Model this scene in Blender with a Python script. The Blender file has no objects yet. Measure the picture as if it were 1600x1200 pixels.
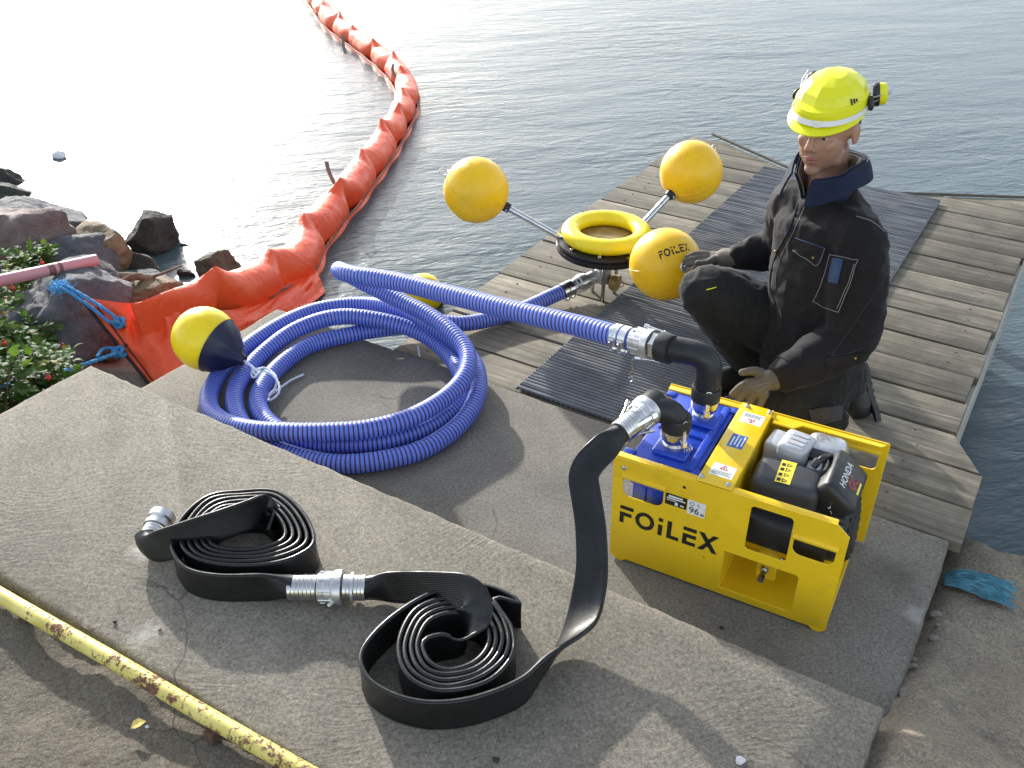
import bpy, bmesh, math, random
from mathutils import Vector, Matrix, noise, Quaternion
from mathutils.bvhtree import BVHTree
R = math.radians
V = Vector
scene = bpy.context.scene
col = scene.collection

# ------------------------------------------------------------------ camera, sky, sun, exposure
CAM_H, PITCH, FPX = 1.8, R(33.3), 1473.0        # metres above the landing, tilt down, focal length in 1600-px units
cam_data = bpy.data.cameras.new('camera')
cam_data.sensor_width = 36.0
cam_data.lens = 36.0 * FPX / 1600.0
cam_data.clip_start = 0.02
cam_data.clip_end = 6000
cam = bpy.data.objects.new('camera', cam_data)
cam.location = (0, 0, CAM_H)
cam.rotation_euler = (math.pi / 2 - PITCH, 0, 0)
col.objects.link(cam)
scene.camera = cam

SUN_EL, SUN_AZ = R(20.5), R(-25.0)               # azimuth from +Y, negative = left of the view
sun_dir = V((math.sin(SUN_AZ) * math.cos(SUN_EL), math.cos(SUN_AZ) * math.cos(SUN_EL), math.sin(SUN_EL)))
world = bpy.data.worlds.new('World')
scene.world = world
world.use_nodes = True
wn = world.node_tree
wn.nodes.clear()
sky = wn.nodes.new('ShaderNodeTexSky')
sky.sky_type = 'NISHITA'
sky.sun_disc = False
sky.sun_elevation = SUN_EL
sky.sun_rotation = SUN_AZ
sky.altitude = 0
sky.air_density = 1.0
sky.dust_density = 1.2
sky.ozone_density = 1.6
bg = wn.nodes.new('ShaderNodeBackground')
bg.inputs['Strength'].default_value = 0.15
wo = wn.nodes.new('ShaderNodeOutputWorld')
haze_hs = wn.nodes.new('ShaderNodeHueSaturation')            # thin high haze: a paler, less blue sky all round
haze_hs.inputs['Saturation'].default_value = 0.5
wn.links.new(sky.outputs[0], haze_hs.inputs['Color'])
wn.links.new(haze_hs.outputs[0], bg.inputs['Color'])
wn.links.new(bg.outputs[0], wo.inputs['Surface'])
sun_data = bpy.data.lights.new('sun', 'SUN')
sun_data.energy = 2.7
sun_data.angle = R(1.3)
sun_data.color = (1.0, 0.965, 0.91)
sun = bpy.data.objects.new('sun', sun_data)
sun.rotation_euler = sun_dir.to_track_quat('Z', 'Y').to_euler()
sun.location = sun_dir * 40
col.objects.link(sun)
scene.view_settings.view_transform = 'Standard'
scene.view_settings.look = 'None'
scene.view_settings.exposure = 1.3
scene.view_settings.gamma = 1.0
scene.view_settings.use_curve_mapping = False
scene.cycles.use_denoising = True
scene.cycles.max_bounces = 8
scene.cycles.sample_clamp_indirect = 6.0

# ------------------------------------------------------------------ placing helpers
def ray(px, py):
    x = (px - 800) / FPX
    y = -(py - 600) / FPX
    c, s = math.cos(PITCH), math.sin(PITCH)
    return V((x, c + y * s, -s + y * c))
def P(px, py, z=0.0):                              # the point of the level z seen at that spot of the survey picture
    r = ray(px, py)
    return V((0, 0, CAM_H)) + r * ((z - CAM_H) / r.z)
def at(px, py, Y):
    r = ray(px, py)
    return V((0, 0, CAM_H)) + r * (Y / r.y)
AX = V((.849, -.529, 0))                           # along the jetty boards
BX = V((.529, .849, 0))                            # out along the jetty
def UV(u, v, z=0.0):
    return AX * u + BX * v + V((0, 0, z))
ROTA = math.atan2(AX.y, AX.x)
def smooth(a, b, x):
    t = min(1, max(0, (x - a) / (b - a)))
    return t * t * (3 - 2 * t)
def catmull(pts, n=8, closed=False):
    """pts: list of tuples of floats of any length"""
    out = []
    L = len(pts)
    rng = range(L if closed else L - 1)
    for i in rng:
        p = [pts[(i + k - 1) % L] if closed else pts[min(max(i + k - 1, 0), L - 1)] for k in range(4)]
        for j in range(n):
            t = j / n
            out.append(tuple(.5 * ((2 * b) + (-a + c) * t + (2 * a - 5 * b + 4 * c - d) * t * t + (-a + 3 * b - 3 * c + d) * t ** 3)
                             for a, b, c, d in zip(*p)))
    if not closed:
        out.append(tuple(pts[-1]))
    return out
def resample(pts, step):
    pts = [V(p) for p in pts]
    out = [pts[0].copy()]
    acc = 0.0
    for a, b in zip(pts, pts[1:]):
        L = (b - a).length
        if L < 1e-9:
            continue
        t = step - acc
        while t <= L:
            out.append(a.lerp(b, t / L))
            t += step
        acc = (acc + L) % step if L >= step - acc else acc + L
    return out

# ------------------------------------------------------------------ mesh builder
class MB:
    def __init__(self):
        self.v = []; self.f = []; self.attr = None
    def add(self, vs, fs):
        o = len(self.v)
        self.v += [tuple(p) for p in vs]
        self.f += [tuple(i + o for i in f) for f in fs]
        return self
    def box(self, x0, x1, y0, y1, z0, z1, T=None):
        vs = [V((x, y, z)) for z in (z0, z1) for y in (y0, y1) for x in (x0, x1)]
        if T: vs = [T @ p for p in vs]
        return self.add(vs, [(0, 2, 3, 1), (4, 5, 7, 6), (0, 1, 5, 4), (2, 6, 7, 3), (0, 4, 6, 2), (1, 3, 7, 5)])
    def rbox(self, x0, x1, y0, y1, z0, z1, b=.004, seg=2, T=None):
        bm = bmesh.new()
        bmesh.ops.create_cube(bm, size=1)
        for p in bm.verts:
            p.co = V(((x0 + x1) / 2 + p.co.x * (x1 - x0), (y0 + y1) / 2 + p.co.y * (y1 - y0), (z0 + z1) / 2 + p.co.z * (z1 - z0)))
        bmesh.ops.bevel(bm, geom=list(bm.edges), offset=b, segments=seg, profile=.5, affect='EDGES', clamp_overlap=True)
        bm.verts.index_update()
        vs = [(T @ p.co if T else p.co.copy()) for p in bm.verts]
        fs = [[q.index for q in f.verts] for f in bm.faces]
        bm.free()
        return self.add(vs, fs)
    def tube(self, pts, r, seg=12, caps=True, closed=False, sx=1.0, sy=1.0, up=None):
        """r: number or list; elliptical if sx, sy differ (needs up = direction of the sx axis)"""
        pts = [V(p) for p in pts]
        n = len(pts)
        rr = r if isinstance(r, (list, tuple)) else [r] * n
        tang = []
        for i in range(n):
            a = pts[(i - 1) % n] if closed or i > 0 else pts[i]
            b = pts[(i + 1) % n] if closed or i < n - 1 else pts[i]
            t = b - a
            tang.append(t.normalized() if t.length > 1e-9 else V((0, 0, 1)))
        if up is None:
            n0 = V((0, 0, 1)) if abs(tang[0].z) < .9 else V((1, 0, 0))
        else:
            n0 = V(up)
        vs = []
        nn = None
        for i in range(n):
            if nn is None or up is not None:
                nn = (n0 - tang[i] * n0.dot(tang[i])).normalized()
            else:
                nn = (nn - tang[i] * nn.dot(tang[i])).normalized()
            bb = tang[i].cross(nn)
            for k in range(seg):
                a = 2 * math.pi * k / seg
                q = rr[i]
                qx, qy = (q if isinstance(q, (tuple, list)) else (q * sx, q * sy))
                vs.append(pts[i] + nn * (math.cos(a) * qx) + bb * (math.sin(a) * qy))
        fs = []
        for i in range(n if closed else n - 1):
            j = (i + 1) % n
            for k in range(seg):
                l = (k + 1) % seg
                fs.append((i * seg + k, i * seg + l, j * seg + l, j * seg + k))
        if caps and not closed:
            fs.append(tuple(range(seg - 1, -1, -1)))
            fs.append(tuple((n - 1) * seg + k for k in range(seg)))
        return self.add(vs, fs)
    def lathe(self, prof, seg=24, T=None, closed=False):
        """prof: [(r, z)...] round local Z"""
        vs = []
        for (r, z) in prof:
            for k in range(seg):
                a = 2 * math.pi * k / seg
                p = V((r * math.cos(a), r * math.sin(a), z))
                vs.append(T @ p if T else p)
        fs = []
        m = len(prof)
        for i in range(m if closed else m - 1):
            j = (i + 1) % m
            for k in range(seg):
                l = (k + 1) % seg
                fs.append((i * seg + k, i * seg + l, j * seg + l, j * seg + k))
        if not closed:
            fs.append(tuple(range(seg - 1, -1, -1)))
            fs.append(tuple((m - 1) * seg + k for k in range(seg)))
        return self.add(vs, fs)
    def ball(self, c, r, seg=16, rings=10, T=None):
        rx, ry, rz = r if isinstance(r, (tuple, list)) else (r, r, r)
        c = V(c)
        vs = []
        for i in range(1, rings):
            th = math.pi * i / rings
            for k in range(seg):
                a = 2 * math.pi * k / seg
                p = c + V((rx * math.sin(th) * math.cos(a), ry * math.sin(th) * math.sin(a), rz * math.cos(th)))
                vs.append(T @ p if T else p)
        top, bot = c + V((0, 0, rz)), c - V((0, 0, rz))
        vs += [T @ top if T else top, T @ bot if T else bot]
        fs = []
        m = rings - 1
        for i in range(m - 1):
            for k in range(seg):
                l = (k + 1) % seg
                fs.append((i * seg + k, (i + 1) * seg + k, (i + 1) * seg + l, i * seg + l))
        for k in range(seg):
            l = (k + 1) % seg
            fs.append((m * seg, k, l))
            fs.append((m * seg + 1, (m - 1) * seg + l, (m - 1) * seg + k))
        return self.add(vs, fs)
    def prism(self, poly, z0, z1, T=None):
        n = len(poly)
        vs = [V((x, y, z)) for z in (z0, z1) for x, y in poly]
        if T: vs = [T @ p for p in vs]
        fs = [tuple(range(n - 1, -1, -1)), tuple(range(n, 2 * n))] + [(i, (i + 1) % n, n + (i + 1) % n, n + i) for i in range(n)]
        return self.add(vs, fs)
    def grid(self, fn, nu, nv):
        vs = [fn(i / nu, j / nv) for j in range(nv + 1) for i in range(nu + 1)]
        fs = [(j * (nu + 1) + i, j * (nu + 1) + i + 1, (j + 1) * (nu + 1) + i + 1, (j + 1) * (nu + 1) + i) for j in range(nv) for i in range(nu)]
        return self.add(vs, fs)
    def sheet(self, rows, th):
        """rows of points -> a sheet of real thickness th"""
        nv, nu = len(rows), len(rows[0])
        nrm = []
        for j in range(nv):
            for i in range(nu):
                a = V(rows[j][min(i + 1, nu - 1)]) - V(rows[j][max(i - 1, 0)])
                b = V(rows[min(j + 1, nv - 1)][i]) - V(rows[max(j - 1, 0)][i])
                c = a.cross(b)
                nrm.append(c.normalized() if c.length > 1e-12 else V((0, 0, 1)))
        flat = [V(p) for r_ in rows for p in r_]
        vs = [p + n * th / 2 for p, n in zip(flat, nrm)] + [p - n * th / 2 for p, n in zip(flat, nrm)]
        N = nu * nv
        fs = []
        for j in range(nv - 1):
            for i in range(nu - 1):
                q = (j * nu + i, j * nu + i + 1, (j + 1) * nu + i + 1, (j + 1) * nu + i)
                fs.append(q); fs.append(tuple(N + k for k in reversed(q)))
        loop = [i for i in range(nu)] + [j * nu + nu - 1 for j in range(1, nv)] + [(nv - 1) * nu + i for i in range(nu - 2, -1, -1)] + [j * nu for j in range(nv - 2, 0, -1)]
        for a, b in zip(loop, loop[1:] + loop[:1]):
            fs.append((b, a, N + a, N + b))
        return self.add(vs, fs)
    def build(self, name, mat, parent=None, ang=40, flat=False):
        me = bpy.data.meshes.new(name)
        me.from_pydata(self.v, [], self.f)
        me.validate()
        bm = bmesh.new(); bm.from_mesh(me)
        bmesh.ops.recalc_face_normals(bm, faces=bm.faces)
        bm.to_mesh(me); bm.free()
        if not flat:
            me.shade_smooth()
            me.set_sharp_from_angle(angle=R(ang))
        return link(name, me, mat, parent)

def link(name, me, mat, parent=None):
    o = bpy.data.objects.new(name, me)
    if mat is not None:
        me.materials.clear()
        me.materials.append(mat)
    col.objects.link(o)
    if parent is not None:
        o.parent = parent
    return o
def tag(o, label=None, cat=None, group=None, kind=None):
    if label: o['label'] = label
    if cat: o['category'] = cat
    if group: o['group'] = group
    if kind: o['kind'] = kind
    return o
def empty(name, loc=(0, 0, 0), rz=0.0):
    o = bpy.data.objects.new(name, None)
    o.empty_display_size = .05
    o.location = loc
    o.rotation_euler = (0, 0, rz)
    col.objects.link(o)
    return o
def bake(o):
    bpy.context.view_layer.update()
    dg = bpy.context.evaluated_depsgraph_get()
    me = bpy.data.meshes.new_from_object(o.evaluated_get(dg))
    d = o.data
    bpy.data.objects.remove(o)
    return me
def blob(mb, voxel, iters=6, fac=.5):
    """one continuous skin over overlapping closed shapes"""
    me = bpy.data.meshes.new('blob')
    me.from_pydata(mb.v, [], mb.f)
    bm = bmesh.new(); bm.from_mesh(me)
    bmesh.ops.recalc_face_normals(bm, faces=bm.faces)
    bm.to_mesh(me); bm.free()
    o = bpy.data.objects.new('blob', me); col.objects.link(o)
    m = o.modifiers.new('r', 'REMESH'); m.mode = 'VOXEL'; m.voxel_size = voxel
    s = o.modifiers.new('s', 'SMOOTH'); s.factor = fac; s.iterations = iters
    out = bake(o)
    out.shade_smooth()
    return out
def flat_shape(loops, th, bevel=0.0):
    """2-D outline with holes -> solid sheet mesh in XY, thickness th centred on z = 0"""
    cu = bpy.data.curves.new('c', 'CURVE')
    cu.dimensions = '2D'; cu.fill_mode = 'BOTH'; cu.extrude = th / 2 - bevel; cu.bevel_depth = bevel; cu.bevel_resolution = 1
    for lp in loops:
        s = cu.splines.new('POLY'); s.points.add(len(lp) - 1)
        for q, (x, y) in zip(s.points, lp): q.co = (x, y, 0, 1)
        s.use_cyclic_u = True
    o = bpy.data.objects.new('c', cu); col.objects.link(o)
    return bake(o)
def text_mesh(s, size, th=.0006, align='CENTER'):
    cu = bpy.data.curves.new('t', 'FONT')
    cu.body = s; cu.size = size; cu.extrude = th; cu.align_x = align; cu.align_y = 'CENTER'; cu.resolution_u = 3
    o = bpy.data.objects.new('t', cu); col.objects.link(o)
    return bake(o)
def rrect(x0, y0, x1, y1, r, n=4, rs=None):
    rs = rs or [r] * 4
    out = []
    for (cx, cy, a0, q) in ((x1, y1, 0, rs[0]), (x0, y1, 90, rs[1]), (x0, y0, 180, rs[2]), (x1, y0, 270, rs[3])):
        sx = -1 if cx == x1 else 1
        sy = -1 if cy == y1 else 1
        for k in range(n + 1):
            a = R(a0 + 90 * k / n)
            out.append((cx + sx * q + q * math.cos(a), cy + sy * q + q * math.sin(a)))
    return out
def circle2(x, y, r, n=16):
    return [(x + r * math.cos(2 * math.pi * k / n), y + r * math.sin(2 * math.pi * k / n)) for k in range(n)]
def frame_T(o, z, x=None):
    """matrix whose local Z points along z, at o"""
    z = V(z).normalized()
    x = V(x) if x is not None else (V((0, 0, 1)) if abs(z.z) < .9 else V((1, 0, 0)))
    x = (x - z * x.dot(z)).normalized()
    y = z.cross(x)
    m = Matrix((x, y, z)).transposed().to_4x4()
    m.translation = V(o)
    return m

# ------------------------------------------------------------------ materials
def newmat(name):
    m = bpy.data.materials.new(name); m.use_nodes = True
    nt = m.node_tree
    b = nt.nodes['Principled BSDF']
    return m, nt, b
def N(nt, t, **kw):
    n = nt.nodes.new(t)
    for k, v in kw.items():
        if k in n.inputs: n.inputs[k].default_value = v
        else: setattr(n, k, v)
    return n
def L(nt, a, b): nt.links.new(a, b)
def coords(nt, kind='Object', scale=(1, 1, 1), rot=(0, 0, 0)):
    tc = N(nt, 'ShaderNodeTexCoord')
    mp = N(nt, 'ShaderNodeMapping')
    mp.inputs['Scale'].default_value = scale
    mp.inputs['Rotation'].default_value = rot
    L(nt, tc.outputs[kind], mp.inputs['Vector'])
    return mp.outputs[0]
def noise_n(nt, vec, scale, detail=4, rough=.55, dist=0):
    n = N(nt, 'ShaderNodeTexNoise')
    n.inputs['Scale'].default_value = scale; n.inputs['Detail'].default_value = detail
    n.inputs['Roughness'].default_value = rough; n.inputs['Distortion'].default_value = dist
    if vec: L(nt, vec, n.inputs['Vector'])
    return n.outputs['Fac']
def ramp(nt, fac, stops):
    r = N(nt, 'ShaderNodeValToRGB')
    e = r.color_ramp.elements
    while len(e) < len(stops): e.new(.5)
    for k, (p, c) in enumerate(stops):
        e[k].position = p
        e[k].color = (c, c, c, 1) if isinstance(c, (int, float)) else (*c, 1)
    L(nt, fac, r.inputs[0])
    return r.outputs[0]
def mix(nt, fac, a, b, mode='MIX'):
    n = N(nt, 'ShaderNodeMix', data_type='RGBA', blend_type=mode)
    def put(sock, x):
        if isinstance(x, (tuple, list)): sock.default_value = (*x, 1)
        elif isinstance(x, (int, float)): sock.default_value = (x, x, x, 1)
        else: L(nt, x, sock)
    if isinstance(fac, (int, float)): n.inputs[0].default_value = fac
    else: L(nt, fac, n.inputs[0])
    put(n.inputs[6], a); put(n.inputs[7], b)
    return n.outputs[2]
def bump(nt, b, h, strength=.3, dist=.01, prev=None):
    n = N(nt, 'ShaderNodeBump')
    n.inputs['Strength'].default_value = strength
    n.inputs['Distance'].default_value = dist
    L(nt, h, n.inputs['Height'])
    if prev is not None: L(nt, prev, n.inputs['Normal'])
    if b is not None: L(nt, n.outputs[0], b.inputs['Normal'])
    return n.outputs[0]
def simple(name, c, rough=.5, metal=0.0, var=.12, vs=8.0, bs=0.0, bscale=60, bd=.002, spec=.5, coat=0.0, sheen=0.0, rvar=.12, dirt=0.0):
    """plain surface: base colour with a slight uneven tone, uneven gloss and a little relief"""
    m, nt, b = newmat(name)
    co = coords(nt)
    f = noise_n(nt, co, vs, 5, .6)
    lo = tuple(x * (1 - var) for x in c); hi = tuple(min(1, x * (1 + var)) for x in c)
    base_c = ramp(nt, f, [(.3, lo), (.7, hi)])
    if dirt:                                               # scuffs, smears and fine scratches
        d1 = ramp(nt, noise_n(nt, co, vs * 1.7, 7, .75, .8), [(.54, 0), (.74, dirt)])
        base_c = mix(nt, d1, base_c, tuple(x * .35 + .02 for x in c))
        sc_m = N(nt, 'ShaderNodeMapping'); sc_m.inputs['Scale'].default_value = (14, 190, 40); sc_m.inputs['Rotation'].default_value = (.4, .7, .9); L(nt, co, sc_m.inputs[0])
        d2 = ramp(nt, noise_n(nt, sc_m.outputs[0], 1.0, 3, .6), [(.66, 0), (.74, dirt * .9)])
        base_c = mix(nt, d2, base_c, tuple(min(1, x * .5 + .12) for x in c))
    L(nt, base_c, b.inputs['Base Color'])
    f2 = noise_n(nt, co, vs * 3.1, 4)
    L(nt, ramp(nt, f2, [(.3, max(0.02, rough - rvar)), (.7, min(1, rough + rvar))]), b.inputs['Roughness'])
    b.inputs['Metallic'].default_value = metal
    b.inputs['Specular IOR Level'].default_value = spec
    b.inputs['Coat Weight'].default_value = coat
    b.inputs['Sheen Weight'].default_value = sheen
    if bs: bump(nt, b, noise_n(nt, co, bscale, 4), bs, bd)
    return m

def concrete(name, c1, c2, swirl=True, rough_amt=.5, stain=(.10, .09, .075), stain_amt=.5, grit=1.0, spots=()):
    m, nt, b = newmat(name)
    co = coords(nt)
    big = noise_n(nt, co, 1.6, 5, .6, .3)
    col1 = ramp(nt, big, [(.3, c1), (.72, c2)])
    mid = noise_n(nt, co, 9, 6, .7)
    col2 = mix(nt, ramp(nt, mid, [(.35, .0), (.75, .5)]), col1, tuple(x * .72 for x in c1))
    grain = mix(nt, .5, noise_n(nt, co, 230, 3, .7), noise_n(nt, co, 105, 4, .75))
    col3 = mix(nt, .75, col2, ramp(nt, grain, [(.36, .35), (.5, 1.0), (.64, 1.75)]), 'MULTIPLY')
    vor = N(nt, 'ShaderNodeTexVoronoi'); vor.inputs['Scale'].default_value = 95
    L(nt, co, vor.inputs['Vector'])
    sp = ramp(nt, vor.outputs['Distance'], [(.09, 1), (.17, 0)])
    pick = ramp(nt, noise_n(nt, co, 45, 2), [(.6, 0), (.64, 1)])
    speck = mix(nt, 1.0, sp, pick, 'MULTIPLY')
    col4 = mix(nt, speck, col3, tuple(min(1, x * 1.9) for x in c2))
    vd = N(nt, 'ShaderNodeTexVoronoi'); vd.inputs['Scale'].default_value = 60
    L(nt, co, vd.inputs['Vector'])
    pits = mix(nt, 1.0, ramp(nt, vd.outputs['Distance'], [(.07, 1), (.16, 0)]), ramp(nt, noise_n(nt, co, 31, 2), [(.56, 0), (.62, 1)]), 'MULTIPLY')
    col5 = mix(nt, pits, col4, tuple(x * .35 for x in c1))
    st = ramp(nt, noise_n(nt, co, 3.3, 6, .7, .5), [(.56, 0), (.74, stain_amt)])
    col6 = mix(nt, st, col5, stain)
    # hairline cracks
    cr = N(nt, 'ShaderNodeTexVoronoi', feature='DISTANCE_TO_EDGE'); cr.inputs['Scale'].default_value = 1.35
    wv_ = N(nt, 'ShaderNodeTexNoise'); wv_.inputs['Scale'].default_value = 5; wv_.inputs['Detail'].default_value = 6
    L(nt, co, wv_.inputs['Vector'])
    L(nt, mix(nt, .16, co, wv_.outputs['Color'], 'ADD'), cr.inputs['Vector'])
    line = mix(nt, 1.0, ramp(nt, cr.outputs['Distance'], [(.0, 1), (.0035, 0)]), ramp(nt, noise_n(nt, co, 1.9, 3), [(.50, 0), (.60, .75)]), 'MULTIPLY')
    col6 = mix(nt, line, col6, tuple(x * .3 for x in c1))
    for (sp_, sr, sc_, sa_) in spots:                      # single old stains: place, radius, colour, strength
        dn = N(nt, 'ShaderNodeVectorMath', operation='DISTANCE'); L(nt, co, dn.inputs[0]); dn.inputs[1].default_value = tuple(sp_)
        nz_ = N(nt, 'ShaderNodeMath', operation='MULTIPLY_ADD'); L(nt, noise_n(nt, co, 38, 6, .75), nz_.inputs[0]); nz_.inputs[1].default_value = sr * 2.4; L(nt, dn.outputs['Value'], nz_.inputs[2])
        ds_ = N(nt, 'ShaderNodeMath', operation='DIVIDE'); L(nt, nz_.outputs[0], ds_.inputs[0]); ds_.inputs[1].default_value = sr * 3
        col6 = mix(nt, ramp(nt, ds_.outputs[0], [(.40, sa_), (.70, 0)]), col6, sc_)
    L(nt, col6, b.inputs['Base Color'])
    b.inputs['Roughness'].default_value = .86
    b.inputs['Specular IOR Level'].default_value = .3
    h = mix(nt, .5, grain, noise_n(nt, co, 70, 5, .75))
    n1 = bump(nt, None, h, min(1, .55 * grit), .004)
    if swirl:
        warp = N(nt, 'ShaderNodeTexNoise'); warp.inputs['Scale'].default_value = 2.2; warp.inputs['Detail'].default_value = 1.5
        L(nt, co, warp.inputs['Vector'])
        wv = mix(nt, .55, co, warp.outputs['Color'], 'ADD')
        w = N(nt, 'ShaderNodeTexNoise'); w.inputs['Scale'].default_value = 1.0; w.inputs['Detail'].default_value = 5
        mp = N(nt, 'ShaderNodeMapping'); mp.inputs['Scale'].default_value = (22, 75, 30); mp.inputs['Rotation'].default_value = (0, 0, .9)
        L(nt, wv, mp.inputs['Vector']); L(nt, mp.outputs[0], w.inputs['Vector'])
        msk = ramp(nt, noise_n(nt, co, 2.7, 3), [(.42, .12), (.68, 1)])
        hh_ = mix(nt, 1.0, ramp(nt, w.outputs['Fac'], [(.4, 0), (.62, 1)]), msk, 'MULTIPLY')
        n2 = bump(nt, None, hh_, rough_amt * .55, .004, n1)
    else:
        n2 = bump(nt, None, noise_n(nt, co, 22, 6, .7), rough_amt, .012, n1)
    L(nt, n2, b.inputs['Normal'])
    return m

M = {}
M['slab'] = concrete('concrete_broomed', (.175, .157, .124), (.258, .234, .186), stain_amt=.3, spots=[(P(222, 862, .15), .05, (.5, .48, .43), .7), (P(226, 992, .15), .05, (.5, .48, .43), .6), (P(620, 1040, .15), .10, (.08, .075, .065), .5), (P(1180, 1130, .15), .14, (.09, .08, .065), .45), (P(480, 1000, .15), .12, (.09, .085, .07), .45)])
M['slab_mid'] = concrete('concrete_landing', (.150, .138, .115), (.225, .207, .170), rough_amt=.35, stain_amt=.35, spots=[(P(1432, 960, 0), .05, (.4, .39, .36), .7), (P(860, 760, 0), .13, (.08, .075, .065), .4), (P(1400, 900, 0), .10, (.09, .08, .06), .6), (P(560, 600, 0), .2, (.08, .075, .065), .4)])
M['rough'] = concrete('concrete_rough', (.19, .162, .118), (.35, .30, .225), swirl=False, rough_amt=.9, stain=(.06, .055, .045), stain_amt=.75, grit=1.5)
M['dirty'] = concrete('concrete_dirty', (.11, .095, .07), (.21, .18, .135), swirl=False, rough_amt=.9, stain=(.07, .04, .02), stain_amt=.8, grit=1.5)

def wood_mat():
    m, nt, b = newmat('weathered_wood')
    tc = N(nt, 'ShaderNodeTexCoord'); oi = N(nt, 'ShaderNodeObjectInfo')
    add = N(nt, 'ShaderNodeVectorMath', operation='ADD'); sc = N(nt, 'ShaderNodeVectorMath', operation='SCALE')
    comb = N(nt, 'ShaderNodeCombineXYZ')
    L(nt, oi.outputs['Random'], comb.inputs[0]); L(nt, oi.outputs['Random'], comb.inputs[1]); L(nt, oi.outputs['Random'], comb.inputs[2])
    L(nt, comb.outputs[0], sc.inputs[0]); sc.inputs['Scale'].default_value = 37
    L(nt, tc.outputs['Object'], add.inputs[0]); L(nt, sc.outputs[0], add.inputs[1])
    mp = N(nt, 'ShaderNodeMapping'); mp.inputs['Scale'].default_value = (1.6, 34, 34); L(nt, add.outputs[0], mp.inputs[0])
    g = noise_n(nt, mp.outputs[0], 1.0, 7, .68, 1.2)
    base = ramp(nt, g, [(.25, (.075, .062, .045)), (.48, (.20, .175, .13)), (.62, (.30, .265, .20)), (.8, (.40, .36, .28))])
    blot = noise_n(nt, add.outputs[0], 6, 6, .7)
    c2 = mix(nt, ramp(nt, blot, [(.40, .0), (.68, .85)]), base, (.10, .092, .072))
    moss = ramp(nt, noise_n(nt, add.outputs[0], 2.6, 5, .7), [(.55, 0), (.75, .35)])
    c3 = mix(nt, moss, c2, (.16, .17, .08))
    br = N(nt, 'ShaderNodeMapRange'); br.inputs['To Min'].default_value = .62; br.inputs['To Max'].default_value = 1.12
    L(nt, oi.outputs['Random'], br.inputs[0])
    c4 = mix(nt, 1.0, c3, br.outputs[0], 'MULTIPLY')
    mp2 = N(nt, 'ShaderNodeMapping'); mp2.inputs['Scale'].default_value = (3, 130, 130); L(nt, add.outputs[0], mp2.inputs[0])
    fine = noise_n(nt, mp2.outputs[0], 1, 4, .6)
    c5 = mix(nt, .6, c4, ramp(nt, fine, [(.3, .6), (.6, 1.15)]), 'MULTIPLY')
    L(nt, c5, b.inputs['Base Color'])
    b.inputs['Roughness'].default_value = .8
    b.inputs['Specular IOR Level'].default_value = .3
    n1 = bump(nt, None, g, .5, .004)
    bump(nt, b, fine, .5, .002, n1)
    return m
M['wood'] = wood_mat()
M['beam'] = simple('dark_timber', (.11, .095, .075), .85, var=.35, vs=14, bs=.4)
M['fascia'] = simple('pale_timber', (.38, .36, .31), .8, var=.2, vs=9, bs=.3)
M['mat'] = simple('rubber_grid', (.135, .142, .150), .72, var=.3, vs=5, bs=.2, bscale=200)
M['yellow'] = simple('yellow_powder_coat', (.86, .56, .010), .38, var=.05, vs=6, bs=.06, bscale=420, bd=.001, coat=.15, dirt=.30)
M['yellow_ball'] = simple('yellow_float_plastic', (.90, .53, .006), .38, var=.08, vs=9, bs=.10, bscale=60, rvar=.16, dirt=.34)
M['yellow_ring'] = simple('yellow_ring_plastic', (.90, .72, .01), .32, var=.05, vs=9, dirt=.25)
M['yellow_buoy'] = simple('yellow_buoy_vinyl', (.90, .66, .005), .32, var=.05, vs=9, dirt=.2)
M['navy'] = simple('navy_vinyl', (.008, .010, .035), .42, var=.2)
M['blue'] = simple('blue_cast_plastic', (.012, .055, .44), .36, var=.1, vs=10, bs=.05, bscale=200)
M['black'] = simple('black_rubber', (.010, .011, .012), .5, var=.3, vs=20, bs=.1, bscale=150)
M['blackp'] = simple('black_plastic', (.016, .017, .018), .42, var=.2, vs=20, bs=.12, bscale=500, bd=.001)
M['greyp'] = simple('dark_grey_plastic', (.04, .042, .045), .5, var=.15, vs=14, bs=.1, bscale=400, bd=.001)
M['steel'] = simple('polished_steel', (.62, .61, .58), .22, 1.0, var=.15, vs=25, bs=.06, bscale=90)
M['alu'] = simple('cast_aluminium', (.60, .60, .60), .36, .85, var=.12, vs=30, bs=.25, bscale=240, bd=.001)
M['alup'] = simple('silver_paint', (.52, .53, .55), .42, .3, var=.08, vs=20, bs=.08, bscale=200)
M['white'] = simple('white_label', (.78, .78, .76), .45, var=.04)
M['ink'] = simple('black_ink', (.012, .012, .012), .5, var=.05)
M['red_ink'] = simple('red_ink', (.55, .03, .02), .5, var=.05)
M['blue_label'] = simple('blue_label', (.03, .12, .42), .45, var=.05)
M['yel_label'] = simple('yellow_label', (.88, .70, .06), .45, var=.05)
M['rope_white'] = simple('white_cord', (.66, .70, .78), .8, var=.15, vs=200, bs=.4, bscale=300)
M['rope_blue'] = simple('blue_rope', (.06, .28, .55), .75, var=.3, vs=60, bs=.4, bscale=300)
M['rope_old'] = simple('faded_rope', (.11, .30, .38), .8, var=.35, vs=40)
M['pink'] = simple('pink_plastic', (.58, .26, .28), .5, var=.1, vs=6, bs=.1)
M['tape'] = simple('brown_tape', (.23, .10, .09), .6, var=.2)
M['gasket'] = simple('brown_gasket', (.30, .20, .07), .4, .3, var=.35, vs=20)
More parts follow.
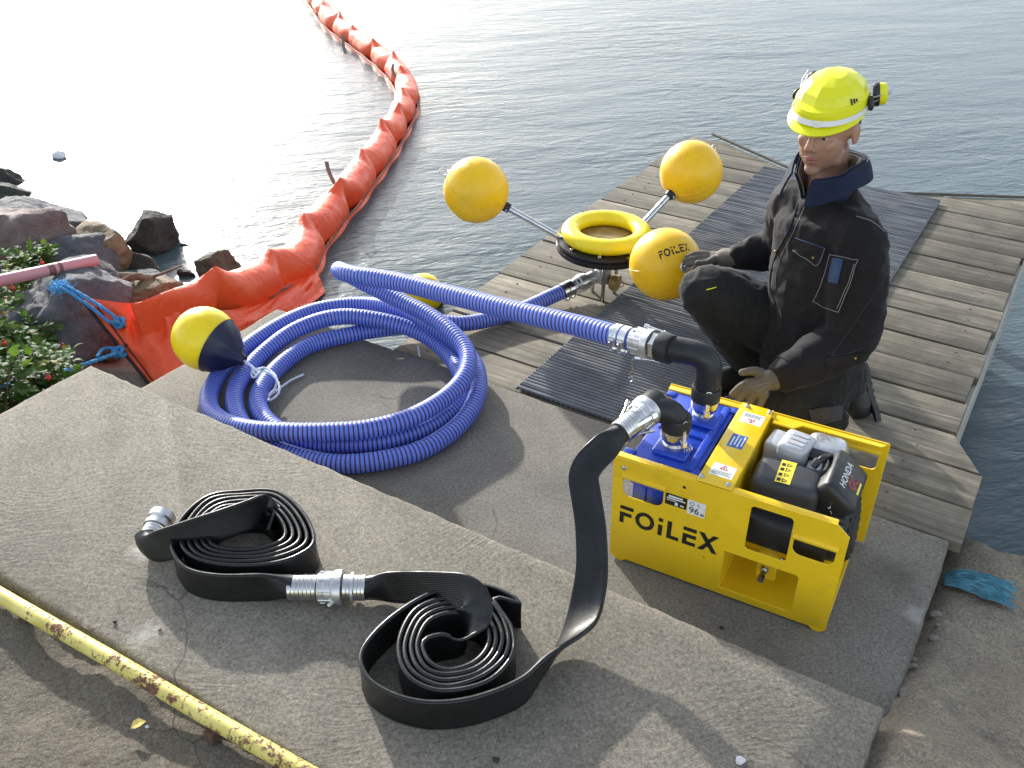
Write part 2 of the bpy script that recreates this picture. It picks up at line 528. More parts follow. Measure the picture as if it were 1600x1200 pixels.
# ================================================================== SETTING
WATER_Z = -0.5
def water_mat():
    m, nt, b = newmat('harbour_water')
    co = coords(nt, 'Object', (1, 1, 1), (0, 0, R(-14)))
    mp = N(nt, 'ShaderNodeMapping'); mp.inputs['Scale'].default_value = (.55, 1.5, 1); L(nt, co, mp.inputs[0])
    b.inputs['Base Color'].default_value = (.055, .084, .092, 1)
    b.inputs['Roughness'].default_value = .27
    b.inputs['IOR'].default_value = 1.333
    swell = noise_n(nt, mp.outputs[0], 1.4, 2, .5, .4)
    rip = noise_n(nt, mp.outputs[0], 6.5, 3, .6, .5)
    fine = noise_n(nt, mp.outputs[0], 24, 3, .6, .3)
    calm = ramp(nt, noise_n(nt, co, .35, 2), [(.36, .18), (.64, 1.15)])
    h = N(nt, 'ShaderNodeMath', operation='MULTIPLY'); L(nt, rip, h.inputs[0]); L(nt, calm, h.inputs[1])
    n1 = bump(nt, None, swell, .18, .10)
    n2 = bump(nt, None, h.outputs[0], .40, .038, n1)
    bump(nt, b, fine, .30, .012, n2)
    return m
M['water'] = water_mat()
w = MB()
w.add([(-3000, -60, WATER_Z), (3000, -60, WATER_Z), (3000, 5000, WATER_Z), (-3000, 5000, WATER_Z)], [(0, 1, 2, 3)])
tag(w.build('water', M['water'], flat=True), kind='structure')
M['seabed'] = simple('silt', (.06, .055, .04), .9, var=.3, vs=3, bs=.4, bscale=20)
w = MB()
w.add([(-3000, -60, -2.2), (3000, -60, -2.2), (3000, 5000, -2.2), (-3000, 5000, -2.2)], [(0, 1, 2, 3)])
tag(w.build('ground', M['seabed'], flat=True), kind='structure')

def slab(name, mat, u0, u1, v0, v1, z0, z1, jag=.010, seed=0):
    """cast concrete block with worn, slightly uneven edges"""
    per = []
    st = .02
    def side(a, b):
        n = max(2, int((V(b) - V(a)).length / st))
        return [V(a).lerp(V(b), i / n) for i in range(n)]
    c = [(u0, v0), (u1, v0), (u1, v1), (u0, v1)]
    inward = [(0, 1), (-1, 0), (0, -1), (1, 0)]
    for k in range(4):
        for p in side((*c[k], 0), (*c[(k + 1) % 4], 0)): per.append((p, V((*inward[k], 0))))
    n = len(per)
    vs = []
    def nz(p, s): return noise.noise(V((p.x * 9 + seed, p.y * 9, s))) * .6 + noise.noise(V((p.x * 31 + seed, p.y * 31, s))) * .4
    cu, cv = (u0 + u1) / 2, (v0 + v1) / 2
    for (ins, z, s) in ((.016, z1, 1), (.006, z1 - .003, 2), (.0, z1 - .011, 3), (-.004, z1 - .05, 4), (0, z0, 5)):
        for p, iw in per:
            du = max(-1, min(1, (cu - p.x) / .0001)); 
            q = V((p.x, p.y, 0))
            q.x += math.copysign(1, cu - p.x) * ins if abs(p.x - u0) < .001 or abs(p.x - u1) < .001 else 0
            q.y += math.copysign(1, cv - p.y) * ins if abs(p.y - v0) < .001 or abs(p.y - v1) < .001 else 0
            j = nz(p, s * 3.3) * jag
            chip = max(0, noise.noise(V((p.x * 5.3, p.y * 5.3, seed + 9))) - .36) * .055 if s in (2, 3) else 0
            q += iw * (j + chip)
            vs.append(UV(q.x, q.y, z - (chip * .5)))
    fs = []
    for r_ in range(4):
        for i in range(n):
            k = (i + 1) % n
            fs.append((r_ * n + i, r_ * n + k, (r_ + 1) * n + k, (r_ + 1) * n + i))
    fs.append(tuple(range(n)))
    mb = MB(); mb.add(vs, fs)
    return tag(mb.build(name, mat, ang=50), kind='structure')
slab('concrete_landing', M['slab_mid'], -2.53, 0.0, 1.40, 2.30, -1.6, 0.0, seed=3)
slab('concrete_step', M['slab'], -2.57, -0.015, .75, 1.50, -1.6, .15, seed=11)

def uneven(name, mat, u0, u1, v0, v1, zf, n1, n2, edge=0.0, zb=-1.6, seed=0):
    rows = []
    for j in range(n2 + 1):
        v = v0 + (v1 - v0) * j / n2
        row = []
        for i in range(n1 + 1):
            u = u0 + (u1 - u0) * i / n1
            eu = ev = 0
            if i in (0, n1): eu = noise.noise(V((v * 6, seed, 1))) * edge
            if j in (0, n2): ev = noise.noise(V((u * 6, seed, 2))) * edge
            row.append(UV(u + eu, v + ev, zf(u, v)))
        rows.append(row)
    mb = MB()
    nu = n1 + 1
    vs = [p for r_ in rows for p in r_]
    fs = [(j * nu + i, j * nu + i + 1, (j + 1) * nu + i + 1, (j + 1) * nu + i) for j in range(n2) for i in range(n1)]
    loop = [i for i in range(nu)] + [j * nu + n1 for j in range(1, n2 + 1)] + [n2 * nu + i for i in range(n1 - 1, -1, -1)] + [j * nu for j in range(n2 - 1, 0, -1)]
    base = len(vs)
    for k in loop: vs.append(V((vs[k].x, vs[k].y, zb)))
    m_ = len(loop)
    for k in range(m_):
        fs.append((loop[k], base + k, base + (k + 1) % m_, loop[(k + 1) % m_]))
    mb.add(vs, fs)
    return tag(mb.build(name, mat, ang=60), kind='structure')
def z_quay(u, v):
    base = -.13 + .15 * smooth(2.15, 1.62, v) + .115 * smooth(1.66, 1.42, v)
    return base + .022 * noise.fractal(V((u * 5, v * 5, 3)), 1, 2, 4) + .012 * noise.noise(V((u * 19, v * 19, 1))) - .040 * smooth(.05, -.02, u)
uneven('quay_ground', M['rough'], -.09, 2.6, -.4, 2.50, z_quay, 110, 120, .04, seed=4)
def z_low(u, v):
    return .122 + .014 * noise.fractal(V((u * 4, v * 4, 8)), 1, 2, 4) + .006 * noise.noise(V((u * 23, v * 23, 5)))
uneven('lower_ground', M['dirty'], -3.2, .0, -.5, .738, z_low, 130, 50, .0, seed=7)

# crumbled mortar where the landing meets the rough quay
mb = MB()
random.seed(5)
for i in range(11):
    t = random.random()
    c = P(1478 - 92 * t + random.uniform(-14, 26), 905 + 175 * t, 0)
    uq, vq = c.xy.dot(AX.xy), c.xy.dot(BX.xy)
    uq = max(uq, .012)
    s = random.uniform(.004, .013)
    mb.ball(UV(uq, vq, z_quay(uq, vq) + s * .15), (s * 1.5, s * 1.1, s * .7), 7, 5)
M['mortar'] = simple('crumbled_mortar', (.24, .22, .18), .9, var=.4, vs=50, bs=.6, bscale=90)
tag(mb.build('mortar_crumbs', M['mortar'], ang=30), 'pale crumbs of mortar along the edge of the concrete landing', 'mortar', kind='stuff')

# ------------------------------------------------------------------ shore bed under the rocks
def z_shore(x, y):
    d = (x + 1.74) * -.586 + (y - 4.4) * -.81
    z = -.64 + .30 * min(max(d, -.8), 1.3)
    return min(z, -.25) + .05 * noise.fractal(V((x * 3, y * 3, 2)), 1, 2, 4)
mb = MB()
mb.grid(lambda a, b_: V((-6.5 + 5.75 * a, 1.0 + 7.0 * b_, z_shore(-6.5 + 5.75 * a, 1.0 + 7.0 * b_))), 110, 130)
M['shore'] = concrete('shore_gravel', (.10, .09, .075), (.24, .21, .17), swirl=False, rough_amt=1.0, stain_amt=.8, grit=1.5)
tag(mb.build('shore_bed', M['shore'], ang=60), kind='structure')

# ------------------------------------------------------------------ jetty: every board its own piece
JZ = -.018
jetty = empty('wooden_jetty', UV(-1.0, 2.3, 0))
tag(jetty, 'weathered grey wooden jetty of cross boards running out over the water', 'jetty')
def clip(poly, a, b, c):                                    # keep a*u + b*v <= c
    out = []
    for p, q in zip(poly, poly[1:] + poly[:1]):
        dp, dq = a * p[0] + b * p[1] - c, a * q[0] + b * q[1] - c
        if dp <= 0: out.append(p)
        if (dp < 0 < dq) or (dq < 0 < dp):
            t = dp / (dp - dq)
            out.append((p[0] + (q[0] - p[0]) * t, p[1] + (q[1] - p[1]) * t))
    return out
def plank(poly, z, th=.034):
    cu = sum(p[0] for p in poly) / len(poly); cv = sum(p[1] for p in poly) / len(poly)
    bm = bmesh.new()
    top = [bm.verts.new((p[0] - cu, p[1] - cv, 0)) for p in poly]
    bot = [bm.verts.new((p[0] - cu, p[1] - cv, -th)) for p in poly]
    n = len(poly)
    bm.faces.new(top); bm.faces.new(bot[::-1])
    for i in range(n): bm.faces.new((top[i], bot[i], bot[(i + 1) % n], top[(i + 1) % n]))
    bmesh.ops.recalc_face_normals(bm, faces=bm.faces)
    es = [e for e in bm.edges if abs(e.verts[0].co.z) < 1e-5 and abs(e.verts[1].co.z) < 1e-5]
    bmesh.ops.bevel(bm, geom=es, offset=.004, segments=2, profile=.5, affect='EDGES')
    me = bpy.data.meshes.new('plank'); bm.to_mesh(me); bm.free()
    me.shade_smooth(); me.set_sharp_from_angle(angle=R(35))
    o = link('plank', me, M['wood'], jetty)
    o.location = UV(cu, cv, z) - jetty.location
    o.rotation_euler = (random.uniform(-.006, .006), random.uniform(-.002, .002), ROTA + random.uniform(-.004, .004))
    return o
random.seed(21)
edges = [2.312, 2.49, 2.678, 2.858, 3.057, 3.25, 3.44, 3.632, 3.822, 4.014, 4.202, 4.395, 4.585, 4.775, 4.965, 5.155]
for i in range(len(edges) - 1):
    a, b_ = edges[i] + .005, edges[i + 1] - .006
    left = -1.975 + random.uniform(-.012, .012) + (.02 if i < 3 else 0)
    right = (.03 if i < 2 else -.085) + random.uniform(-.008, .008)
    if i == 2:
        poly = [(left, a), (.02, a), (-.085, b_), (left, b_)]
    else:
        poly = [(left, a), (right, a), (right, b_), (left, b_)]
    if b_ < 4.7:
        plank(poly, JZ + random.uniform(-.003, .003))
    else:
        lp = clip(clip(poly, .541, 1.0, 4.19), 1.0, .0, -1.0)      # west of the notch at the far end
        rp = clip(clip(poly, -.51, 1.0, 5.232), -1.0, .0, 1.0)
        for q in (lp, rp):
            if len(q) > 2: plank(q, JZ + random.uniform(-.003, .003))
    if b_ < 4.4 and i in (1, 4, 5, 8):                                      # split boards
        pass
def beam(name, m, u0, u1, v0, v1, z0, z1, par=jetty):
    mb = MB()
    T = Matrix.Rotation(ROTA, 4, 'Z')
    mb.rbox(u0, u1, v0, v1, z0, z1, .006, 1)
    o = mb.build(name, m, par)
    o.rotation_euler = (0, 0, ROTA)
    o.location = -jetty.location
    return o
for (u0, u1) in ((-1.9, -1.8), (-1.06, -.96), (-.25, -.15)):
    beam('beam', M['beam'], u0, u1, 2.34, 4.8, -.20, -.058)
beam('fascia_board', M['fascia'], -.098, -.074, 2.875, 4.78, -.34, -.060)
beam('fascia_board', M['beam'], -1.935, -1.91, 2.4, 5.0, -.22, -.057)
for (u, v, r_) in ((-.20, 3.02, .05), (-.20, 4.5, .05), (-1.86, 3.2, .05), (-1.86, 4.7, .05)):
    mb = MB(); mb.tube([UV(u, v, -2.2), UV(u, v, -.9), UV(u + .004, v, -.10)], [r_, r_ * 1.02, r_], 16)
    o = mb.build('post', M['beam'], jetty); o.location = -jetty.location
# trim strip along the angled far edge
mb = MB(); mb.tube([UV(-1.867, 5.214, JZ + .012), UV(-1.30, 4.905, JZ + .012)], (.009), 6)
o = mb.build('edge_strip', M['beam'], jetty); o.location = -jetty.location
mb = MB(); mb.tube([UV(-.83, 4.822, JZ + .004), UV(-.18, 5.15, JZ + .004)], (.008), 6)
o = mb.build('edge_strip', M['beam'], jetty); o.location = -jetty.location
# nail heads, two at each end of every board, one mesh as they are only specks
mb = MB()
random.seed(2)
for i in range(len(edges) - 3):
    for u in (-1.86, -1.0, -.19):
        for f in (.28, .72):
            v = edges[i] + (edges[i + 1] - edges[i]) * f + random.uniform(-.01, .01)
            mb.lathe([(.0045, 0), (.004, .0018)], 8, Matrix.Translation(UV(u + random.uniform(-.015, .015), v, JZ + .002)))
o = mb.build('nail_heads', M['beam'], jetty); o.location = -jetty.location; o['kind'] = 'stuff'

# ------------------------------------------------------------------ ribbed rubber mat on the jetty
mb = MB()
u0, u1, v0, v1 = -1.425, -.528, 2.318, 4.85
zt = JZ + .004
def wav(u, v): return .0035 * noise.noise(V((u * 2.2, v * 2.2, 4)))
nv = 142
for i in range(nv):
    v = v0 + (v1 - v0) * (i + .5) / nv
    seg = 10
    pts = [UV(u0 + (u1 - u0) * k / seg, v, 0) for k in range(seg + 1)]
    pts = [p + V((0, 0, zt + .0105 + wav(u0 + (u1 - u0) * k / seg, v))) for k, p in enumerate(pts)]
    mb.tube(pts, (.0076), 6)
nu_ = 46
for i in range(nu_ + 1):
    u = u0 + (u1 - u0) * i / nu_
    pts = [UV(u, v0 + (v1 - v0) * k / 24, zt + .0075 + wav(u, v0 + (v1 - v0) * k / 24)) for k in range(25)]
    mb.tube(pts, .0052, 5)
tag(mb.build('rubber_mat', M['mat'], ang=60), 'dark grey ribbed rubber mat laid along the jetty boards', 'mat')

# ------------------------------------------------------------------ rusty yellow rail along the near edge of the step
def rail_mat():
    m, nt, b = newmat('rusty_yellow_paint')
    co = coords(nt)
    f = noise_n(nt, co, 85, 6, .75)
    g = noise_n(nt, co, 9, 4, .6)
    s = N(nt, 'ShaderNodeMath', operation='ADD'); L(nt, f, s.inputs[0]); L(nt, g, s.inputs[1])
    k = ramp(nt, s.outputs[0], [(1.12 / 2, 0), (1.20 / 2, 1)])
    s2 = N(nt, 'ShaderNodeMath', operation='MULTIPLY'); s2.inputs[1].default_value = .5; L(nt, s.outputs[0], s2.inputs[0])
    k = ramp(nt, s2.outputs[0], [(.515, 0), (.545, 1)])
    paint = ramp(nt, noise_n(nt, co, 14, 4), [(.3, (.58, .48, .10)), (.7, (.76, .66, .20))])
    rust = ramp(nt, noise_n(nt, co, 90, 4), [(.3, (.09, .035, .02)), (.7, (.24, .11, .06))])
    L(nt, mix(nt, k, paint, rust), b.inputs['Base Color'])
    L(nt, ramp(nt, k, [(0, .45), (1, .85)]), b.inputs['Roughness'])
    bump(nt, b, mix(nt, .5, k, noise_n(nt, co, 120, 4)), .5, .002)
    return m
M['rail'] = rail_mat()
rail = empty('yellow_rail', UV(-1.9, .71, .03))
tag(rail, 'rusty yellow painted pipe rail along the near edge of the concrete step', 'rail')
def sub(o, root):
    o.location = o.location - root.matrix_basis.translation
    return o
mb = MB(); mb.tube([UV(-2.9 + .1 * k, .708 + .030 * (-1.03 + .1 * k), .160 + .002 * math.sin(k)) for k in range(28)], .0185, 20)
sub(mb.build('pipe', M['rail'], rail), rail)
M['rust'] = simple('rusted_steel', (.10, .055, .035), .85, var=.5, vs=40, bs=.5, bscale=90)
for px, py in ((52, 972), (348, 1152)):
    c = P(px, py, .10)
    uq, vq = c.xy.dot(AX.xy), c.xy.dot(BX.xy)
    mb = MB(); mb.rbox(uq - .012, uq + .012, .700, .726, .06, .15, .003, 1)
    o = mb.build('bracket', M['rust'], rail); o.rotation_euler = (0, 0, ROTA); sub(o, rail)

# ------------------------------------------------------------------ rocks
def rock_mat(name, c1, c2, c3, sc=6):
    m, nt, b = newmat(name)
    co = coords(nt)
    a = ramp(nt, noise_n(nt, co, sc, 7, .68, .4), [(.3, c1), (.55, c2), (.75, c3)])
    g = mix(nt, .8, a, ramp(nt, noise_n(nt, co, sc * 22, 4, .7), [(.3, .55), (.7, 1.35)]), 'MULTIPLY')
    L(nt, g, b.inputs['Base Color'])
    b.inputs['Roughness'].default_value = .72
    n1 = bump(nt, None, noise_n(nt, co, sc * 3, 8, .78), 1.0, .03)
    bump(nt, b, noise_n(nt, co, sc * 20, 5, .7), .5, .003, n1)
    return m
M['rock_grey'] = rock_mat('blue_grey_rock', (.06, .065, .075), (.14, .145, .155), (.24, .235, .225))
M['rock_tan'] = rock_mat('tan_rock', (.12, .085, .045), (.32, .24, .13), (.42, .36, .25))
M['rock_pink'] = rock_mat('pink_granite', (.15, .105, .095), (.28, .205, .185), (.37, .29, .26), 9)
M['rock_dark'] = rock_mat('dark_wet_rock', (.018, .02, .016), (.055, .055, .042), (.12, .115, .09))
M['rock_moss'] = rock_mat('mossy_rock', (.05, .055, .028), (.13, .125, .075), (.24, .22, .16))
def rock(c, size, seed, mat, label, rz=0.0, cuts=15, tilt=(0, 0), sub_=5, rough=.10):
    rnd = random.Random(seed)
    bm = bmesh.new()
    bmesh.ops.create_icosphere(bm, subdivisions=sub_, radius=1)
    planes = []
    for k in range(cuts):
        n = V((rnd.gauss(0, 1), rnd.gauss(0, 1), rnd.gauss(0, .8))).normalized()
        planes.append((n, rnd.uniform(.56, .84)))
    for p in bm.verts:
        d = p.co.normalized()
        r = 1.0
        for n, h in planes:
            t = d.dot(n)
            if t > 1e-3: r = min(r, h / t)
        r *= 1 + rough * noise.fractal(d * 1.6 + V((seed * 3.1, 0, 0)), 1, 2, 6) + .03 * noise.noise(d * 9 + V((seed, 0, 0))) + .018 * noise.noise(d * 24 + V((seed, 0, 0)))
        p.co = d * r
    me = bpy.data.meshes.new('rock')
    T = Matrix.Rotation(rz, 4, 'Z') @ Matrix.Rotation(tilt[0], 4, 'X') @ Matrix.Rotation(tilt[1], 4, 'Y') @ Matrix.Diagonal((*size, 1))
    bmesh.ops.transform(bm, matrix=T, verts=bm.verts)
    bmesh.ops.smooth_vert(bm, verts=bm.verts, factor=.2, use_axis_x=True, use_axis_y=True, use_axis_z=True)
    bm.to_mesh(me); bm.free()
    me.shade_smooth(); me.set_sharp_from_angle(angle=R(48))
    o = link('rock', me, mat)
    o.location = c
    return tag(o, label, 'rock', 'rocks along the shore')
ROCKS = [
 ((48, 380, -.26), (.36, .30, .22), 3, 'rock_pink', 'big pinkish gravelly boulder at the left edge above the rose bush', .2),
 ((55, 345, -.36), (.40, .2, .15), 8, 'rock_grey', 'grey rock ridge peeping up behind the big pinkish boulder', -.3),
 ((160, 396, -.33), (.19, .20, .20), 5, 'rock_tan', 'tan rock glowing in the sun beside the big pinkish boulder', .4),
 ((118, 415, -.33), (.24, .18, .17), 17, 'rock_grey', 'grey rock behind the end of the pink pipe', .9),
 ((138, 448, -.30), (.24, .17, .14), 12, 'rock_grey', 'bluish grey slab rock just beyond the frayed blue knot', -.25),
 ((85, 452, -.27), (.13, .11, .08), 41, 'rock_tan', 'pale flat stone under the pink pipe', .2),
 ((240, 372, -.45), (.19, .17, .165), 23, 'rock_dark', 'dark lone rock standing in the bright water', .7),
 ((208, 418, -.46), (.19, .10, .09), 29, 'rock_dark', 'dark long rock at the waterline left of the driftwood', -.5),
 ((222, 438, -.45), (.17, .09, .06), 31, 'rock_grey', 'low grey flat rock at the waterline by the driftwood', .1),
 ((222, 458, -.42), (.26, .16, .08), 37, 'rock_tan', 'tan flat rock just beyond the orange boom end', -.2),
 ((342, 428, -.50), (.17, .12, .12), 43, 'rock_moss', 'rounded mossy rock half hidden behind the orange boom', .3),
 ((112, 486, -.26), (.30, .24, .18), 47, 'rock_grey', 'large blue grey rock beneath the frayed blue knot', .1),
 ((118, 534, -.34), (.26, .22, .20), 53, 'rock_grey', 'smooth grey rock face below the blue rope', .5),
 ((170, 545, -.50), (.22, .20, .18), 59, 'rock_dark', 'dark rock in the shade under the boom end', 1.2),
 ((35, 498, -.26), (.26, .2, .12), 61, 'rock_grey', 'grey rock behind the rose bush leaves', .0),
 ((196, 580, -.52), (.06, .05, .05), 67, 'rock_grey', 'small pale stone in the gap beside the step corner', .0),
 ((214, 592, -.54), (.05, .04, .04), 71, 'rock_tan', 'small tan stone at the foot of the boom end', .6),
 ((12, 283, -.50), (.15, .1, .09), 73, 'rock_dark', 'small far rock in the glare, upper of the two at the left edge', .0),
 ((4, 302, -.50), (.22, .12, .08), 79, 'rock_dark', 'small far rock in the glare, lower of the two at the left edge', .0),
 ((288, 388, -.52), (.05, .03, .03), 83, 'rock_dark', 'tiny dark stone right of the lone rock in the water', .0),
 ((290, 430, -.50), (.055, .03, .045), 89, 'rock_dark', 'little dark stone in the water past the driftwood stick', .0),
]
for (p, s, sd, mt, lb, rz) in ROCKS:
    rock(P(*p), s, sd, M[mt], lb, rz, rough=.16 if mt == 'rock_pink' else .12)

# driftwood
M['drift'] = simple('driftwood', (.23, .19, .14), .85, var=.35, vs=30, bs=.5, bscale=80)
def stick(pts, r, label):
    mb = MB()
    q = catmull([tuple(P(*p)) for p in pts], 5)
    n = len(q)
    mb.tube(q, [r * (1.05 - .5 * i / n) * (1 + .15 * noise.noise(V((i * .7, r * 900, 0)))) for i in range(n)], 8)
    tag(mb.build('driftwood', M['drift'], ang=60), label, 'driftwood', 'driftwood on the rocks')
stick([(160, 433, -.30), (200, 432, -.32), (240, 434, -.34)], .028, 'thick pale driftwood log lying on the flat rocks')
stick([(176, 446, -.30), (205, 430, -.27), (222, 428, -.29)], .008, 'thin bent driftwood twig leaning on the pale log')
stick([(240, 432, -.34), (262, 424, -.30), (284, 415, -.26)], .008, 'thin driftwood stick pointing out over the water')

# pink pipe
pink = empty('pink_pipe', P(60, 425, -.1))
tag(pink, 'pink plastic pipe with a brown taped joint jutting in from the left', 'pipe')
A_, B_ = P(-90, 458, -.02), P(151, 406, -.10)
mb = MB()
T = frame_T(A_, B_ - A_); Lp = (B_ - A_).length
mb.lathe([(.0265, 0), (.0265, Lp), (.022, Lp), (.022, Lp - .2), (.022, 0)], 24, T)
sub(mb.build('tube', M['pink'], pink), pink)
for f0, f1 in ((.655, .70), (.725, .75)):
    mb = MB(); mb.lathe([(.026, Lp * f0), (.0274, Lp * f0), (.0274, Lp * f1), (.026, Lp * f1)], 24, T)
    sub(mb.build('tape_band', M['tape'], pink), pink)

# ------------------------------------------------------------------ rose bush
def leaf_mat(name, c1, c2, c3):
    m, nt, b = newmat(name)
    gi = N(nt, 'ShaderNodeNewGeometry')
    L(nt, ramp(nt, gi.outputs['Random Per Island'], [(.0, c1), (.55, c2), (.93, c2), (1, c3)]), b.inputs['Base Color'])
    b.inputs['Roughness'].default_value = .6
    b.inputs['Specular IOR Level'].default_value = .22
    tr_ = N(nt, 'ShaderNodeBsdfTranslucent'); tr_.inputs['Color'].default_value = (.16, .30, .03, 1)
    mx = N(nt, 'ShaderNodeMixShader'); mx.inputs[0].default_value = .28
    out = nt.nodes['Material Output']
    L(nt, b.outputs[0], mx.inputs[1]); L(nt, tr_.outputs[0], mx.inputs[2]); L(nt, mx.outputs[0], out.inputs['Surface'])
    return m
M['leaf'] = leaf_mat('rose_leaf', (.018, .050, .010), (.050, .105, .020), (.26, .15, .02))
M['stem'] = simple('rose_stem', (.09, .06, .03), .8, var=.3, vs=30)
M['hip'] = simple('rose_hip', (.55, .02, .015), .3, var=.2, vs=30)
def leaf(mb, c, d, up, s, rnd):
    d = d.normalized(); sd = d.cross(up)
    if sd.length < 1e-3: sd = V((1, 0, 0))
    sd.normalize(); nn = sd.cross(d)
    pts = []
    for t, wd in ((0, .0), (.28, .36), (.62, .38), (1, .0)):
        base = c + d * (s * t) + nn * (s * .12 * math.sin(t * 3.1))
        if wd == 0: pts.append(base)
        else:
            pts.append(base + sd * (wd * s) + nn * (s * .07)); pts.append(base); pts.append(base - sd * (wd * s) + nn * (s * .07))
    mb.add(pts, [(0, 1, 2), (0, 2, 3), (1, 4, 5, 2), (2, 5, 6, 3), (4, 7, 5), (5, 7, 6)])
def bush(root, blobs, n_stem, seed, hips):
    rnd = random.Random(seed)
    fol, st = MB(), MB()
    tips = []
    for k in range(n_stem):
        c, r_ = rnd.choices(blobs, [b_[2] for b_ in blobs])[0][:2]
        end = c + V((rnd.gauss(0, r_ * .55), rnd.gauss(0, r_ * .55), rnd.gauss(0, r_ * .45)))
        base = V((c.x + rnd.uniform(-.08, .08), c.y + rnd.uniform(-.08, .08), -.42))
        midp = base.lerp(end, .55) + V((rnd.uniform(-.05, .05), rnd.uniform(-.05, .05), .06))
        q = catmull([tuple(base), tuple(midp), tuple(end)], 5)
        st.tube(q, [.005 - .0035 * i / len(q) for i in range(len(q))], 5)
        for i in range(4, len(q)):
            p = V(q[i])
            for s_ in range(2):
                d = V((rnd.gauss(0, 1), rnd.gauss(0, 1), rnd.gauss(.15, .5))).normalized()
                tl = rnd.uniform(.05, .09)
                st.tube([p, p + d * tl], .0012, 3)
                side = d.cross(V((0, 0, 1))).normalized()
                up = V((rnd.gauss(0, .35), rnd.gauss(0, .35), 1)).normalized()
                for f in (.4, .75):
                    for sg in (-1, 1):
                        leaf(fol, p + d * tl * f, d * .5 + side * sg, up, rnd.uniform(.028, .046), rnd)
                leaf(fol, p + d * tl, d, up, rnd.uniform(.032, .050), rnd)
        tips.append(V(q[-1]))
    sub(st.build('stems', M['stem'], root, ang=80), root)['kind'] = 'stuff'
    fo = fol.build('foliage', M['leaf'], root, flat=True); sub(fo, root); fo['kind'] = 'stuff'
    for px, py, z in hips:
        c = P(px, py, z)
        mb = MB(); mb.ball(c, (.0095, .0095, .009), 12, 8)
        mb.lathe([(.003, 0), (.005, .006), (.001, .012)], 6, Matrix.Translation(c + V((0, 0, .008))))
        sub(mb.build('rose_hip', M['hip'], root), root)
rb = empty('rose_bush', P(40, 560, -.2))
tag(rb, 'green rose bush with red hips spilling in at the left edge beside the step', 'bush')
bl = [(P(40, 520, -.10), .17, 1.6), (P(20, 590, -.06), .15, 1.5), (P(60, 505, -.16), .10, .5), (P(-60, 540, -.05), .2, 1.5), (P(25, 418, -.12), .12, .9), (P(70, 408, -.17), .08, .55), (P(-30, 610, -.02), .16, 1.2), (P(62, 565, -.16), .09, .6), (P(-40, 440, -.1), .14, .6)]
bush(rb, bl, 44, 4, [(7, 537, -.02), (20, 450, -.06), (66, 411, -.08), (100, 543, -.1), (76, 590, -.02), (10, 470, -.05)])
# ================================================================== HOSES
def hose_mat():
    m, nt, b = newmat('blue_ribbed_hose')
    at_ = N(nt, 'ShaderNodeAttribute', attribute_name='groove')
    co = coords(nt)
    blue = ramp(nt, noise_n(nt, co, 7, 4), [(.3, (.105, .185, .66)), (.7, (.145, .235, .74))])
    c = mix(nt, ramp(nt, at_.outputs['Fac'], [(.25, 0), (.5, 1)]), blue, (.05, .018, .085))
    dust = ramp(nt, noise_n(nt, co, 24, 5, .7), [(.55, 0), (.8, .18)])
    L(nt, mix(nt, dust, c, (.35, .33, .32)), b.inputs['Base Color'])
    L(nt, ramp(nt, noise_n(nt, co, 15, 3), [(.3, .34), (.7, .5)]), b.inputs['Roughness'])
    return m
M['hose'] = hose_mat()
def set_attr(me, name, vals):
    a = me.attributes.new(name, 'FLOAT', 'POINT')
    a.data.foreach_set('value', vals)
def ribbed(name, ctrl, r, parent, pitch=.0136, seg=18):
    fine = catmull([tuple(p) for p in ctrl], 14)
    pts = resample(fine, pitch / 4)
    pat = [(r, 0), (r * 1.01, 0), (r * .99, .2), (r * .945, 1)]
    mb = MB()
    mb.tube(pts, [r * 0 + pat[i % 4][0] for i in range(len(pts))], seg)
    o = mb.build(name, M['hose'], parent, ang=80)
    vals = []
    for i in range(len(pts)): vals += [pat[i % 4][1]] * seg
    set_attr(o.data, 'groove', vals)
    return o, pts
def c4(cx, cy, z): return P(250 + .4375 * cx, 390 + .4375 * cy, z)
HR = .0305
S = V((.372, 3.43, 0))                                      # skimmer centre
hs = at(893, 449, 3.385)
bh = empty('suction_hose', c4(640, 480, 0))
tag(bh, 'long blue ribbed suction hose coiled on the landing between pump and skimmer', 'hose')
